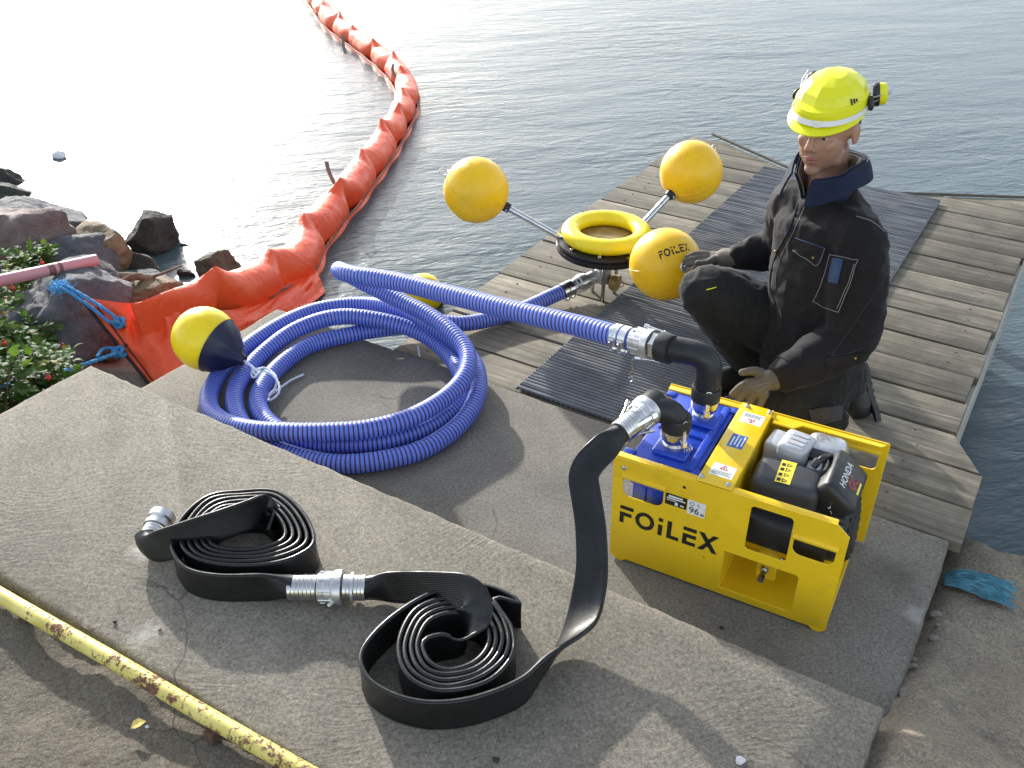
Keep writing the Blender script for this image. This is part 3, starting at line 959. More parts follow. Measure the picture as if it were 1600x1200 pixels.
ctrl = [hs, P(862, 463, .030), P(815, 484, .016), P(765, 499, .014), P(722, 506, .022), c4(1000, 262, .032), c4(900, 272, .032), c4(800, 284, .032), c4(700, 300, .032),
        c4(540, 340, .032), c4(440, 405, .032), c4(372, 480, .032), c4(350, 545, .032), c4(375, 605, .032), c4(440, 655, .032), c4(530, 685, .032),
        c4(660, 694, .032), c4(820, 680, .032), c4(970, 628, .032), c4(1070, 545, .034), c4(1078, 455, .036), c4(1025, 370, .04), c4(935, 300, .06), c4(800, 256, .085),
        c4(640, 240, .09), c4(490, 285, .07), c4(360, 380, .045), c4(280, 480, .035), c4(268, 560, .032), c4(305, 640, .032), c4(395, 705, .032), c4(510, 745, .032),
        c4(640, 766, .032), c4(800, 752, .032), c4(950, 708, .032), c4(1072, 622, .034), c4(1132, 520, .045), c4(1128, 420, .06), c4(1062, 335, .075), c4(965, 270, .095), c4(860, 215, .09),
        c4(720, 196, .06), c4(560, 216, .045), c4(420, 275, .04), c4(280, 372, .036), c4(192, 480, .035), c4(176, 560, .04), c4(222, 612, .055), c4(320, 642, .08),
        c4(450, 652, .094), c4(600, 652, .096), c4(750, 640, .097), c4(900, 598, .098), c4(1025, 525, .10), c4(1092, 445, .115), c4(1095, 365, .13), c4(1035, 290, .15), c4(955, 232, .16),
        c4(875, 192, .165), c4(790, 150, .18), c4(715, 112, .205), c4(668, 86, .24), c4(646, 77, .29), c4(641, 74, .335), c4(655, 80, .372), c4(700, 92, .386),
        P(620, 440, .405), P(700, 460, .43), P(800, 485, .465), P(900, 508, .50), P(960, 524, .518), P(986, 530, .525)]
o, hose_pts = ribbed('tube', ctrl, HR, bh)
sub(o, bh)
BH_END, BH_DIR = V(ctrl[-1]), (V(ctrl[-1]) - V(ctrl[-3])).normalized()
BS_DIR = (hs - V(ctrl[1])).normalized()

# ---- couplings
def hose_clamp(parent, c, d, root, up=V((0, 0, 1))):
    T = frame_T(c, d, up)
    mb = MB(); mb.lathe([(HR * .97, -.011), (HR * 1.07, -.011), (HR * 1.07, .011), (HR * .97, .011)], 26, T)
    o = mb.build('hose_clamp', M['steel'], parent, ang=35); sub(o, root)
    mb = MB()
    for s in (-1, 1):
        mb.rbox(-.014, -.004, -.009 + 0, .009, -.010, .010, .002, 1, T @ Matrix.Rotation(s * .55 + 2.2, 4, 'Z') @ Matrix.Translation((HR + .012, 0, 0)))
        mb.lathe([(.003, -.016), (.003, .016)], 10, T @ Matrix.Rotation(s * .3 + 2.2, 4, 'Z') @ Matrix.Translation((HR + .011, 0, 0)) @ Matrix.Rotation(math.pi / 2, 4, 'X'))
    q = mb.build('clamp_bolt', M['steel'], o, ang=35)
    return o
def cam_arm(mb, T, side, r, open_=0.15, ln=.052):
    """lever lying along the coupler, hinged near its mouth; local Z = axis"""
    A = T @ Matrix.Rotation(side, 4, 'Z') @ Matrix.Translation((r + .004, 0, 0)) @ Matrix.Rotation(-open_, 4, 'Y')
    mb.rbox(-.004, .006, -.008, .008, -.010, .008, .002, 1, A)
    mb.rbox(-.001, .004, -.0055, .0055, .004, ln, .0015, 1, A)
    pts = [A @ V((.004 + .000, .009 * math.cos(t), ln + .007 + .009 * math.sin(t))) for t in [2 * math.pi * k / 14 for k in range(14)]]
    mb.tube(pts, .0012, 5, closed=True)
def coupler(parent, root, c, d, r=.036, ln=.062, sides=(1.2, 4.3), open_=.15, up=V((0, 0, 1)), mat='alu', flip=False):
    T = frame_T(c, d, up)
    mb = MB()
    mb.lathe([(r * .80, -ln / 2), (r * .92, -ln / 2), (r * .94, -ln * .25), (r * 1.02, -ln * .2), (r * 1.02, ln * .1), (r * 1.12, ln * .16), (r * 1.15, ln * .3), (r * 1.15, ln * .5), (r * .85, ln * .5)], 30, T)
    for k in range(8):
        mb.rbox(r * .93, r * 1.06, -.004, .004, -ln * .45, ln * .12, .0015, 1, T @ Matrix.Rotation(k * math.pi / 4 + .2, 4, 'Z'))
    o = mb.build('coupler', M[mat], parent, ang=35); sub(o, root)
    for s in sides:
        mb = MB(); cam_arm(mb, T @ (Matrix.Rotation(math.pi, 4, 'X') if flip else Matrix.Identity(4)), s, r * 1.1, open_)
        mb.build('cam_lever', M['steel'], o, ang=35)
    return o
def ferrule(parent, root, c, d, r=.030, ln=.055, n=6, name='ferrule'):
    T = frame_T(c, d)
    prof = [(r * .85, 0)]
    for k in range(n):
        z0, z1 = ln * k / n, ln * (k + 1) / n
        prof += [(r * .97, z0), (r, z0 + .0012), (r, z1 - .0012), (r * .97, z1)]
    prof.append((r * .85, ln))
    mb = MB(); mb.lathe(prof, 28, T)
    o = mb.build(name, M['steel'], parent, ang=25); sub(o, root)
    return o
# blue hose end at the pump
for k in (.012, .040): hose_clamp(bh, BH_END - BH_DIR * k, BH_DIR, bh)
coupler(bh, bh, BH_END + BH_DIR * .038, BH_DIR, .035, .062, (2.6, 5.6), .1)
mb = MB()
chain = [BH_END + BH_DIR * .01 + V((0, 0, -.045 - .012 * k)) + V((.003 * math.sin(k * 2.1), .003 * math.cos(k), 0)) for k in range(7)]
mb.tube(chain, .0016, 5)
mb.tube([chain[-1] + V((.006 * math.cos(t), 0, .008 * math.sin(t) - .008)) for t in [k * .52 for k in range(12)]], .0011, 5, closed=True)
sub(mb.build('pin_chain', M['steel'], bh), bh)
# blue hose end at the skimmer
for k in (.012, .038): hose_clamp(bh, hs - BS_DIR * k, BS_DIR, bh)
coupler(bh, bh, hs + BS_DIR * .028, BS_DIR, .032, .052, (1.4, 4.6), .2)

# ------------------------------------------------------------------ flat black discharge hose
def flat_mat():
    m, nt, b = newmat('black_flat_hose')
    at_ = N(nt, 'ShaderNodeAttribute', attribute_name='across')
    co = coords(nt)
    c = ramp(nt, noise_n(nt, co, 10, 5, .65), [(.3, (.005, .006, .006)), (.7, (.013, .0145, .014))])
    L(nt, c, b.inputs['Base Color'])
    L(nt, ramp(nt, noise_n(nt, co, 22, 4), [(.3, .22), (.7, .38)]), b.inputs['Roughness'])
    sn = N(nt, 'ShaderNodeMath', operation='MULTIPLY'); sn.inputs[1].default_value = 2 * math.pi / .0042; L(nt, at_.outputs['Fac'], sn.inputs[0])
    s2 = N(nt, 'ShaderNodeMath', operation='SINE'); L(nt, sn.outputs[0], s2.inputs[0])
    b.inputs['Specular IOR Level'].default_value = .42
    n1 = bump(nt, None, s2.outputs[0], .35, .0006)
    bump(nt, b, noise_n(nt, co, 45, 3), .15, .003, n1)
    return m
M['flat'] = flat_mat()
def ribbon(name, ctrl, parent, hh=.0425, step=.011, fat=False):
    """ctrl: (point, width direction); swept flat hose with beaded edges"""
    fine = catmull([(*p, *wd) for p, wd in ctrl], 12)
    out = [fine[0]]
    acc = 0
    for q in fine[1:]:
        if (V(q[:3]) - V(out[-1][:3])).length >= step: out.append(q)
    out.append(fine[-1])
    sec = [(1, 0), (.975, .0046), (.90, .0050), (.72, .0040), (.3, .0036), (-.3, .0036), (-.72, .0040), (-.90, .0050), (-.975, .0046), (-1, 0)]
    sec = sec + [(a, -b_) for a, b_ in sec[-2:0:-1]]
    n = len(sec)
    vs, vals = [], []
    for i, q in enumerate(out):
        p = V(q[:3]); wd = V(q[3:6])
        a = V(out[max(i - 1, 0)][:3]); b_ = V(out[min(i + 1, len(out) - 1)][:3])
        t = (b_ - a).normalized()
        wd = (wd - t * wd.dot(t)).normalized()
        nn = t.cross(wd)
        wob = .0012 * noise.noise(V((i * .13, len(out), 0)))
        f_ = min(smooth(0, .075, (p - V(out[0][:3])).length) if i < len(out) / 2 else 1, smooth(0, .075, (p - V(out[-1][:3])).length) if i > len(out) / 2 else 1)
        g_ = 1 + 1.3 * smooth(.86, .96, i / len(out)) if fat else 1
        hs_ = (1 - .16 * smooth(.86, .95, i / len(out))) if fat else 1
        for (s, h) in sec:
            rd = math.sqrt(max(0, 1 - s * s)) * .029 * (1 if h > 0 else -1)
            vs.append(p + wd * (s * hh * hs_ * (.69 + .31 * f_)) + nn * ((h * g_ + wob) * f_ + rd * (1 - f_)))
            vals.append(s * hh)
    fs = [(i * n + k, i * n + (k + 1) % n, (i + 1) * n + (k + 1) % n, (i + 1) * n + k) for i in range(len(out) - 1) for k in range(n)]
    fs += [tuple(range(n - 1, -1, -1)), tuple((len(out) - 1) * n + k for k in range(n))]
    mb = MB(); mb.add(vs, fs)
    o = mb.build(name, M['flat'], parent, ang=70)
    set_attr(o.data, 'across', vals)
    return o
ZU = V((0, 0, 1))
SZ = .15                                                    # the step's top
HH = .0425
def top_px(px, py): return P(px, py, SZ + 2 * HH + .002) - V((0, 0, HH))
def spiral(ring, cen, s0, s1, turns, start, seed, square=0.0):
    """centre-out winding through the ring's points, CCW"""
    n = len(ring)
    out = []
    tot = int(turns * n)
    for k in range(tot + 1):
        s = s0 + (s1 - s0) * k / tot
        p = ring[(start + k) % n]
        j = 1 + .05 * noise.noise(V((k * .9, seed, 0)))
        q = cen + (p - cen) * (s * j)
        out.append((q, (ZU + V((noise.noise(V((k, seed, 3))), noise.noise(V((k, seed, 7))), 0)) * .10).normalized()))
    return out
def c5(cx, cy): return (200 + .475 * cx, 730 + .475 * cy)
# coil with the loose end (left)
ring1 = [top_px(*p) for p in ((498, 850), (482, 800), (436, 764), (375, 762), (322, 772), (284, 806), (272, 845), (296, 876), (362, 887), (440, 880))]
cen1 = sum(ring1, V()) / len(ring1)
fh1 = empty('discharge_hose', V((cen1.x, cen1.y, SZ)))
tag(fh1, 'flat black discharge hose coiled at left, its loose end folded over the coil', 'hose', 'flat black hoses')
def up_tilt(x, y, z): return V((x, y, z)).normalized()
strap = [(P(229, 838, .205), up_tilt(-.1, .5, .9)), (P(231, 850, .200), up_tilt(-.1, .3, .9)), (P(242, 855, .205), up_tilt(-.05, .25, 1)), (P(275, 845, .228), up_tilt(0, .22, 1)),
         (P(330, 826, .252), up_tilt(0, .2, 1)), (P(385, 806, .258), up_tilt(0, .15, 1)), (P(405, 798, .250), up_tilt(.05, .1, 1)), (P(411, 800, .23), up_tilt(.1, .0, 1)), (P(420, 812, .205), up_tilt(.1, 0, 1))]
win = spiral(ring1, cen1, .47, .97, 5.5, 0, 3)
win = win[1:]
# last half turn swings out to the coupling
exit1 = [(top_px(*p), ZU) for p in ((268, 846), (276, 872), (298, 889), (345, 897), (400, 897), (440, 896), (456, 896))]
# find where the winding passes the left side: drop the rest
n1 = len(ring1)
cut = len(win)
path1 = strap + win
o = ribbon('flat_tube', path1 + exit1, fh1); sub(o, fh1)
# coupling between the two hoses
e1 = exit1[-1][0]; dirc = (P(800 * 0 + 600, 911, .19) - P(455, 911, .19)).normalized()
e1 = V((e1.x, e1.y, SZ + .042))
ferrule(fh1, fh1, e1 - dirc * .012, dirc, .031, .066, 7)
cp = e1 + dirc * .085
coupler(fh1, fh1, cp, dirc, .036, .056, (), .1)
for s, op in ((1.9, .9), (-1.6, 1.1)):
    mb = MB(); cam_arm(mb, frame_T(cp + dirc * .006, dirc), s, .037, op, .06); o = mb.build('cam_lever', M['steel'], fh1, ang=35); sub(o, fh1)
mb = MB(); T = frame_T(cp + dirc * .036, dirc)
mb.lathe([(.024, 0), (.028, 0), (.028, .012), (.036, .014), (.036, .02), (.024, .02)], 26, T)
sub(mb.build('adapter', M['alu'], fh1, ang=30), fh1)
# loose end coupling
le = P(243, 826, .192); ld = V((.15, 1, .12)).normalized()
ferrule(fh1, fh1, le - ld * .03, ld, .029, .03, 3)
mb = MB(); mb.lathe([(.026, 0), (.033, 0), (.033, .012), (.029, .016), (.029, .022), (.034, .026), (.034, .045), (.025, .045), (.025, .02)], 28, frame_T(le + ld * .0, ld))
sub(mb.build('adapter', M['alu'], fh1, ang=30), fh1)

# coil by the pump (right)
ring2 = [top_px(*c5(*p)) for p in ((1272, 520), (1205, 425), (1060, 405), (935, 450), (875, 560), (885, 655), (945, 718), (1050, 742), (1190, 700), (1270, 615))]
cen2 = sum(ring2, V()) / len(ring2)
fh2 = empty('discharge_hose', V((cen2.x, cen2.y, SZ)))
tag(fh2, 'flat black discharge hose coiled in the middle and rising to the pump outlet', 'hose', 'flat black hoses')
st2 = e1 + dirc * .168
lead = [(st2 - dirc * .01, up_tilt(0, .05, 1)), (st2 + dirc * .03, up_tilt(0, .1, 1)), (P(*c5(905, 395), .205), up_tilt(-.35, .3, .9)), (P(*c5(960, 400), .215), up_tilt(.05, .35, .9)),
        (P(*c5(1040, 405), .245), up_tilt(0, .5, .85)), (P(*c5(1110, 415), .268), up_tilt(.2, .5, .8)), (P(*c5(1138, 455), .262), up_tilt(.7, .3, .5)), (P(*c5(1128, 520), .225), up_tilt(.6, -.1, .8)),
        (P(*c5(1090, 585), .195), up_tilt(.2, -.2, 1)), (P(*c5(1030, 590), .192), ZU)]
win2 = spiral(ring2, cen2, .50, .98, 4.7, 4, 9)
outer2 = [(top_px(*c5(*p)), ZU) for p in ((1300, 445), (1170, 385), (1010, 405), (870, 485), (772, 592), (778, 672), (850, 732), (955, 765), (1065, 766), (1190, 738), (1300, 688))]
riser = [(P(848, 1044, .193), up_tilt(.15, -.1, 1)), (P(872, 1020, .192), up_tilt(.40, -.15, .9)), (P(892, 996, .198), up_tilt(.65, -.2, .72)), (P(908, 970, .208), up_tilt(.84, -.2, .5)), (P(918, 938, .226), up_tilt(.94, -.2, .3)),
         (P(925, 888, .264), up_tilt(1, -.2, .12)), (P(923, 825, .325), up_tilt(1, -.25, .02)), (P(915, 770, .378), up_tilt(1, -.3, -.05)), (P(912, 745, .402), up_tilt(.95, -.38, -.15)),
         (P(921, 724, .424), up_tilt(.82, -.48, -.38)), (P(944, 700, .442), up_tilt(.66, -.52, -.55)), (P(972, 674, .455), up_tilt(.6, -.5, -.6))]
o = ribbon('flat_tube', lead + win2 + outer2 + riser, fh2, fat=True); sub(o, fh2)
ferrule(fh2, fh2, st2 - dirc * .052, dirc, .031, .052, 6)
up_c = V(riser[-1][0]); up_d = (P(1020, 634, .465) - up_c).normalized()
ferrule(fh2, fh2, up_c - up_d * .012, up_d, .031, .06, 6)
UPC = up_c + up_d * .075
coupler(fh2, fh2, UPC, up_d, .036, .058, (1.2, 3.9, 5.2), .35, flip=True)

# ------------------------------------------------------------------ skimmer with three floats
sk = empty('oil_skimmer', V((S.x, S.y, JZ)))
tag(sk, 'oil skimmer with round yellow collar and three yellow ball floats on arms', 'skimmer')
RZ = .262
def K(mb, name, mat, par=sk, ang=40):
    o = mb.build(name, mat, par, ang=ang)
    if par is sk: o.location = -sk.location
    return o
mb = MB()
prof = []
for k in range(18):
    a = 2 * math.pi * k / 18
    prof.append((.141 + .037 * math.cos(a) * (1.0), RZ + .031 * math.sin(a)))
mb.lathe(prof, 56, Matrix.Translation((S.x, S.y, 0)), closed=True)
ringo = K(mb, 'float_collar', M['yellow_ring'])
mb = MB()
mb.lathe([(.02, RZ - .13), (.07, RZ - .115), (.15, RZ - .078), (.193, RZ - .070), (.197, RZ - .062), (.197, RZ - .052), (.187, RZ - .047), (.195, RZ - .040), (.193, RZ - .030), (.165, RZ - .028), (.13, RZ - .03), (.12, RZ - .035), (.02, RZ - .045)], 56, Matrix.Translation((S.x, S.y, 0)))
bowl = K(mb, 'bowl', M['black'])
mb = MB(); mb.lathe([(.118, RZ - .032), (.118, RZ - .026), (.05, RZ - .020), (.004, RZ - .018)], 40, Matrix.Translation((S.x, S.y, 0)))
mb.build('weir_plate', M['gasket'], bowl)
mb = MB()
for k in range(9):
    a = k * 2 * math.pi / 9 + .3
    mb.rbox(-.008, .008, -.006, .006, 0, .012, .002, 1, Matrix.Translation((S.x + .176 * math.cos(a), S.y + .176 * math.sin(a), RZ - .032)) @ Matrix.Rotation(a, 4, 'Z'))
mb.build('clips', M['steel'], bowl)
FR = .1285
FL = [at(744, 297, 3.52), at(1080, 269, 3.73), at(1040, 413, 3.03)]
def letters():
    """FOiLEX as strokes in a 5.05 x 1 box: list of polygons"""
    out = []
    R_ = lambda x0, y0, x1, y1: out.append([(x0, y0), (x1, y0), (x1, y1), (x0, y1)])
    R_(.0, .80, .70, 1.0); R_(.0, .0, .22, .62); R_(.22, .42, .62, .62)                      # F with its gap
    ring = [(1.32 + .50 * math.cos(t), .5 + .50 * math.sin(t)) for t in [2 * math.pi * k / 20 for k in range(20)]]
    inn = [(1.32 + .29 * math.cos(t), .5 + .30 * math.sin(t)) for t in [2 * math.pi * k / 20 for k in range(20)]]
    for k in range(20): out.append([ring[k], ring[(k + 1) % 20], inn[(k + 1) % 20], inn[k]])
    R_(2.02, .80, 2.24, 1.0); R_(2.02, .0, 2.24, .62)                                          # i
    R_(2.48, .0, 2.70, 1.0); R_(2.70, .0, 3.10, .20)                                           # L
    R_(3.28, .80, 3.95, 1.0); R_(3.28, .0, 3.50, .62); R_(3.50, .42, 3.95, .62); R_(3.50, .0, 3.95, .2)   # E
    out.append([(4.05, 1.0), (4.33, 1.0), (5.05, .0), (4.77, .0)])                             # X
    out.append([(4.77, 1.0), (5.05, 1.0), (4.66, .56), (4.50, .64)]); out.append([(4.05, 0), (4.33, 0), (4.62, .40), (4.46, .50)])
    return out
for i, c in enumerate(FL):
    out_d = V((c.x - S.x, c.y - S.y, 0)); rad = out_d.length; out_d.normalize()
    a0 = V((S.x, S.y, 0)) + out_d * .165 + V((0, 0, RZ - .045))
    ax = (c - a0).normalized()
    arm = MB(); arm.tube([a0 - ax * .03, c - ax * FR * .9], .0125, 16)
    K(arm, 'arm', M['steel'])
    fl = MB()
    prof = []
    for k in range(25):
        t = math.pi * k / 24
        prof.append((max(.001, FR * math.sin(t)), -FR * math.cos(t)))
    Tf = frame_T(c, ax)
    fl.lathe(prof, 40, Tf)
    f = K(fl, 'ball_float', M['yellow_ball'])
    mb = MB(); seam = [Tf @ V((0, (FR + .0002) * math.cos(t), (FR + .0002) * math.sin(t))) for t in [2 * math.pi * k / 60 for k in range(60)]]
    mb.tube(seam, .0011, 5, closed=True); mb.build('seam', M['yellow_ball'], f)
    mb = MB(); mb.lathe([(.014, -FR - .022), (.019, -FR - .022), (.021, -FR + .004), (.014, -FR + .006)], 20, Tf)
    mb.build('socket', M['black'], f)
    mb = MB()
    for s in (-1, 1): mb.lathe([(.004, .014), (.004, .026), (.006, .026), (.006, .030)], 8, Tf @ Matrix.Translation((0, 0, -FR - .012)) @ Matrix.Rotation(s * math.pi / 2, 4, 'X'))
    mb.build('socket_bolt', M['steel'], f)
    mb = MB(); mb.lathe([(.020, FR - .004), (.020, FR + .001), (.017, FR + .004), (.001, FR + .005)], 22, Tf)
    mb.build('eye_plate', M['alu'], f)
    mb = MB(); cc = Tf @ V((0, 0, FR + .018))
    xr = (Tf.to_3x3() @ V((1, 0, 0))); zr = ax
    if i == 2: xr = (Tf.to_3x3() @ V((.4, .9, 0))).normalized()
    mb.tube([cc + xr * (.015 * math.cos(t)) + zr * (.015 * math.sin(t)) for t in [2 * math.pi * k / 26 for k in range(26)]], .0021, 7, closed=True)
    mb.build('eye_ring', M['steel'], f)
    if i == 2:                                                                                 # lettering on the near float
        def hit(px, py):
            d = ray(px, py).normalized(); oc = V((0, 0, CAM_H)) - c
            b_ = oc.dot(d); disc = b_ * b_ - (oc.length_squared - FR * FR)
            return V((0, 0, CAM_H)) + d * (-b_ - math.sqrt(max(disc, 0)))
        p0, p1, p2 = hit(1032, 405), hit(1078, 391), hit(1032, 391)
        nrm = ((p0 + p1) / 2 - c).normalized()
        ex = (p1 - p0); wl = ex.length; ex.normalize(); ey = nrm.cross(ex).normalized()
        mb = MB()
        h = wl / 5.05 * 1.25
        for poly in letters():
            vs = []
            for rr_ in (1.0015, 1.004):
                for (x, y) in poly:
                    q = p0 + ex * (x / 5.05 * wl) + ey * ((y) * h) - c
                    vs.append(c + q.normalized() * FR * rr_)
            n = len(poly)
            mb.add(vs, [tuple(range(n, 2 * n)), tuple(range(n - 1, -1, -1))] + [(k, (k + 1) % n, n + (k + 1) % n, n + k) for k in range(n)])
        mb.build('lettering', M['ink'], f, flat=True)
# pipework under the bowl
mb = MB(); mb.tube([V((S.x, S.y, RZ - .12)), V((S.x, S.y, .045))], .030, 20)
stem = K(mb, 'outlet_pipe', M['alu'])
tp = hs + BS_DIR * .052
mb = MB(); td = BS_DIR
mb.lathe([(.026, 0), (.034, 0), (.034, .02), (.028, .024), (.028, .10), (.034, .104), (.034, .125), (.02, .125)], 24, frame_T(tp, td))
K(mb, 'tee_fitting', M['alu'], ang=30)
mb = MB(); mb.lathe([(.020, 0), (.030, 0), (.034, .012), (.034, .03), (.02, .034)], 20, frame_T(V((S.x, S.y, .055)) + V((.03, -.02, 0)), V((.86, -.5, -.05))))
mb.tube([V((S.x + .06, S.y - .07, .07)) + V((.014 * math.cos(t), 0, .014 * math.sin(t))) for t in [k * .45 for k in range(14)]], .002, 6, closed=True)
K(mb, 'end_cap', M['gasket'], ang=30)
for a in (.4, 2.5, 4.6):                                                                       # short feet that hold it up on the boards
    mb = MB(); d = V((math.cos(a), math.sin(a), 0))
    mb.tube([V((S.x, S.y, RZ - .10)) + d * .06, V((S.x, S.y, JZ + .001)) + d * .05], .008, 8)
    K(mb, 'leg', M['steel'])

# ------------------------------------------------------------------ mooring buoys
def buoy(c, r, d, label, cord=None):
    root = empty('mooring_buoy', c)
    tag(root, label, 'buoy', 'yellow mooring buoys')
    d = V(d).normalized()
    T = frame_T(c, d)
    prof = []
    for k in range(21):
        t = math.pi * (k / 20) * .80
        prof.append((max(.001, r * math.sin(t)), -r * math.cos(t)))
    mb = MB(); mb.lathe(prof, 40, T)
    b_ = mb.build('ball', M['yellow_buoy'], root); sub(b_, root)
    mb = MB()
    prof = [(r * .93, r * .46), (r * .895, r * .50), (r * .80, r * .72), (r * .55, r * 1.00), (r * .30, r * 1.24), (r * .20, r * 1.34), (r * .17, r * 1.46), (r * .02, r * 1.47)]
    n = 40
    vs = []
    for j, (rr_, z) in enumerate(prof):
        for k in range(n):
            a = 2 * math.pi * k / n
            q = rr_ * (1 + .04 * math.cos(a * 10) * min(1, max(0, j - 1) * .5))
            vs.append(T @ V((q * math.cos(a), q * math.sin(a), z)))
    fs = [(j * n + k, j * n + (k + 1) % n, (j + 1) * n + (k + 1) % n, (j + 1) * n + k) for j in range(len(prof) - 1) for k in range(n)] + [tuple((len(prof) - 1) * n + k for k in range(n))]
    mb.add(vs, fs)
    cn = mb.build('cone', M['navy'], root, ang=60); sub(cn, root)
    return root, T
def rope3(mb, pts, r, lay=.05):
    """three strand laid rope"""
    pts = resample([V(p) for p in pts], .004 + r * .6)
    n = len(pts)
    if n < 3: return
    tot = 0
    tr = [[], [], []]
    nn = None
    for i in range(n):
        t = (pts[min(i + 1, n - 1)] - pts[max(i - 1, 0)]).normalized()
        if nn is None: nn = V((0, 0, 1)) if abs(t.z) < .9 else V((1, 0, 0))
        nn = (nn - t * nn.dot(t)).normalized(); bb = t.cross(nn)
        if i: tot += (pts[i] - pts[i - 1]).length
        for k in range(3):
            a = 2 * math.pi * (k / 3 + tot / (lay * r / .004))
            tr[k].append(pts[i] + nn * (math.cos(a) * r * .5) + bb * (math.sin(a) * r * .5))
    for k in range(3): mb.tube(tr[k], r * .56, 6)
b1c = at(320, 529, 2.80)
tip = at(386, 566, 2.74)
b1, T1 = buoy(b1c, .1105, tip - b1c, 'yellow mooring buoy with navy cone leaning on the blue hose coil')
mb = MB()
tipp = T1 @ V((0, 0, .1105 * 1.4))
def rp(px, py, z): return tuple(P(px, py, z))
zt_ = .075
q = [tuple(tipp), rp(393, 572, .10), rp(402, 580, .09), rp(412, 580, .092), rp(424, 584, .09), rp(435, 598, .08), rp(436, 612, .07), rp(428, 622, .05), rp(419, 625, .035), rp(424, 614, .04), rp(433, 608, .045)]
rope3(mb, catmull(q, 8), .0042)
q = [rp(393, 572, .10), rp(400, 586, .085), rp(408, 575, .10), rp(420, 578, .09), rp(432, 590, .085), rp(430, 606, .06), rp(420, 618, .04), rp(438, 606, .02), rp(455, 594, .012), rp(475, 585, .008)]
rope3(mb, catmull(q, 8), .004)
q = [rp(408, 575, .10), rp(394, 580, .085), rp(396, 590, .08), rp(408, 580, .105)]
rope3(mb, catmull(q, 8), .004)
sub(mb.build('cord', M['rope_white'], b1, ang=70), b1)
b2, T2 = buoy(at(661, 459, 4.25), .105, V((.2, .3, -1)), 'yellow mooring buoy in the water behind the blue hoses')
# small cord end hanging over the landing's edge
mb = MB(); rope3(mb, [P(653, 541, .004), P(655, 552, .004), P(656, 557, .006)], .0035)
tag(mb.build('cord_end', M['rope_white'], ang=70), 'short white cord end lying inside the blue hose coil', 'cord')
# ================================================================== ORANGE BOOM
def boom_mat():
    m, nt, b = newmat('orange_pvc')
    co = coords(nt)
    c = ramp(nt, noise_n(nt, co, 5, 5, .6), [(.3, (.88, .078, .016)), (.7, (.94, .118, .028))])
    dirt = ramp(nt, noise_n(nt, co, 7, 6, .75, .5), [(.60, 0), (.80, .5)])
    L(nt, mix(nt, dirt, c, (.25, .05, .03)), b.inputs['Base Color'])
    L(nt, ramp(nt, noise_n(nt, co, 11, 4), [(.3, .34), (.7, .52)]), b.inputs['Roughness'])
    n1 = bump(nt, None, noise_n(nt, co, 7, 4, .6, .8), .5, .03)
    bump(nt, b, noise_n(nt, co, 40, 3, .6), .2, .004, n1)
    return m
M['boom'] = boom_mat()
M['webbing'] = simple('grey_webbing', (.20, .19, .17), .8, var=.2, vs=40, bs=.3, bscale=200)
M['seam'] = simple('dirty_seam', (.17, .12, .10), .7, var=.4, vs=20)
boom = empty('containment_boom', P(185, 520, -.3))
tag(boom, 'long orange inflatable oil boom curving out over the water from the rocks', 'boom')
def c6(cx, cy, z): return P(.35 * cx, 260 + .35 * cy, z)
def c7(cx, cy, z=-.43): return P(400 + .3834 * cx, .3834 * cy, z)
cl = [c7(205, -60), c7(252, 8), c7(300, 75), c7(372, 133), c7(450, 187), c7(528, 248), c7(588, 308), c7(616, 370), c7(604, 432), c7(566, 508), c7(512, 600), c7(444, 692), c7(368, 790), c7(292, 876),
      c7(214, 978), c6(1330, 420, -.42), c6(1205, 500, -.39), c6(1060, 560, -.34), c6(915, 612, -.29), c6(790, 668, -.26), c6(650, 728, -.235), c6(530, 738, -.21), c6(440, 722, -.19)]
fine = [V(p) for p in catmull([tuple(p) for p in cl], 20)]
pts = resample(fine, .012)
n = len(pts)
# distance along, measured from the shore end
s_of = [0.0] * n
for i in range(n - 2, -1, -1): s_of[i] = s_of[i + 1] + (pts[i + 1] - pts[i]).length
total = s_of[0]
joints = [.0]
rj = random.Random(3)
x = .62
while x < total:
    joints.append(x); x += rj.uniform(.42, .68)
joints.append(total + 1)
def boom_section(i, seg=28):
    s = s_of[i]
    k = 0; sg = 1
    for j, q in enumerate(joints[1:]):
        e = max(0, 1 - abs(s - q) / (.10 if s < q else .17))
        e *= .55 + .6 * abs(noise.noise(V((j * 3.7, 1.3, 0))))
        if e > k: k, sg = e, (1 if j % 3 else -.4)
    flat = smooth(.75, .25, s)                             # deflates towards the shore end
    r = .104 - .014 * smooth(1.5, 5, s)
    t = (pts[min(i + 1, n - 1)] - pts[max(i - 1, 0)]).normalized()
    side = t.cross(V((0, 0, 1))).normalized(); up = side.cross(t)
    out = []
    wr = .006 * noise.noise(V((s * 9, 1, 0)))
    for m_ in range(seg):
        a = 2 * math.pi * m_ / seg
        ca, sa = math.cos(a), math.sin(a)
        kk = k ** 1.25
        rx = r * (1 - .80 * kk) * (1 - .90 * flat); ry = r * (1 + .30 * kk) * (1 + .30 * flat)
        fin = 1 + .22 * k * max(0, sa) ** 6 * (1 - flat)
        wv = 1 + .05 * noise.noise(V((s * 7, ca * 1.5, sa * 1.5))) + .03 * noise.noise(V((s * 22, ca * 3, sa * 3))) + .03 * (k + flat) * math.sin(a * 5 + s * 20)
        lean = side * (kk * .035 * (1 if sg > 0 else -1) * sa) - side * 0
        out.append(pts[i] + side * (ca * rx * wv) + up * (sa * ry * fin * wv + .018 * kk) + lean + t * (sa * ry * .3 * flat))
    return out
n_end = max(i for i in range(n) if s_of[i] > .16)
bounds = [0] + sorted(set(min(range(n), key=lambda i: abs(s_of[i] - q)) for q in joints[1:-1])) + [n_end]
prevs = None
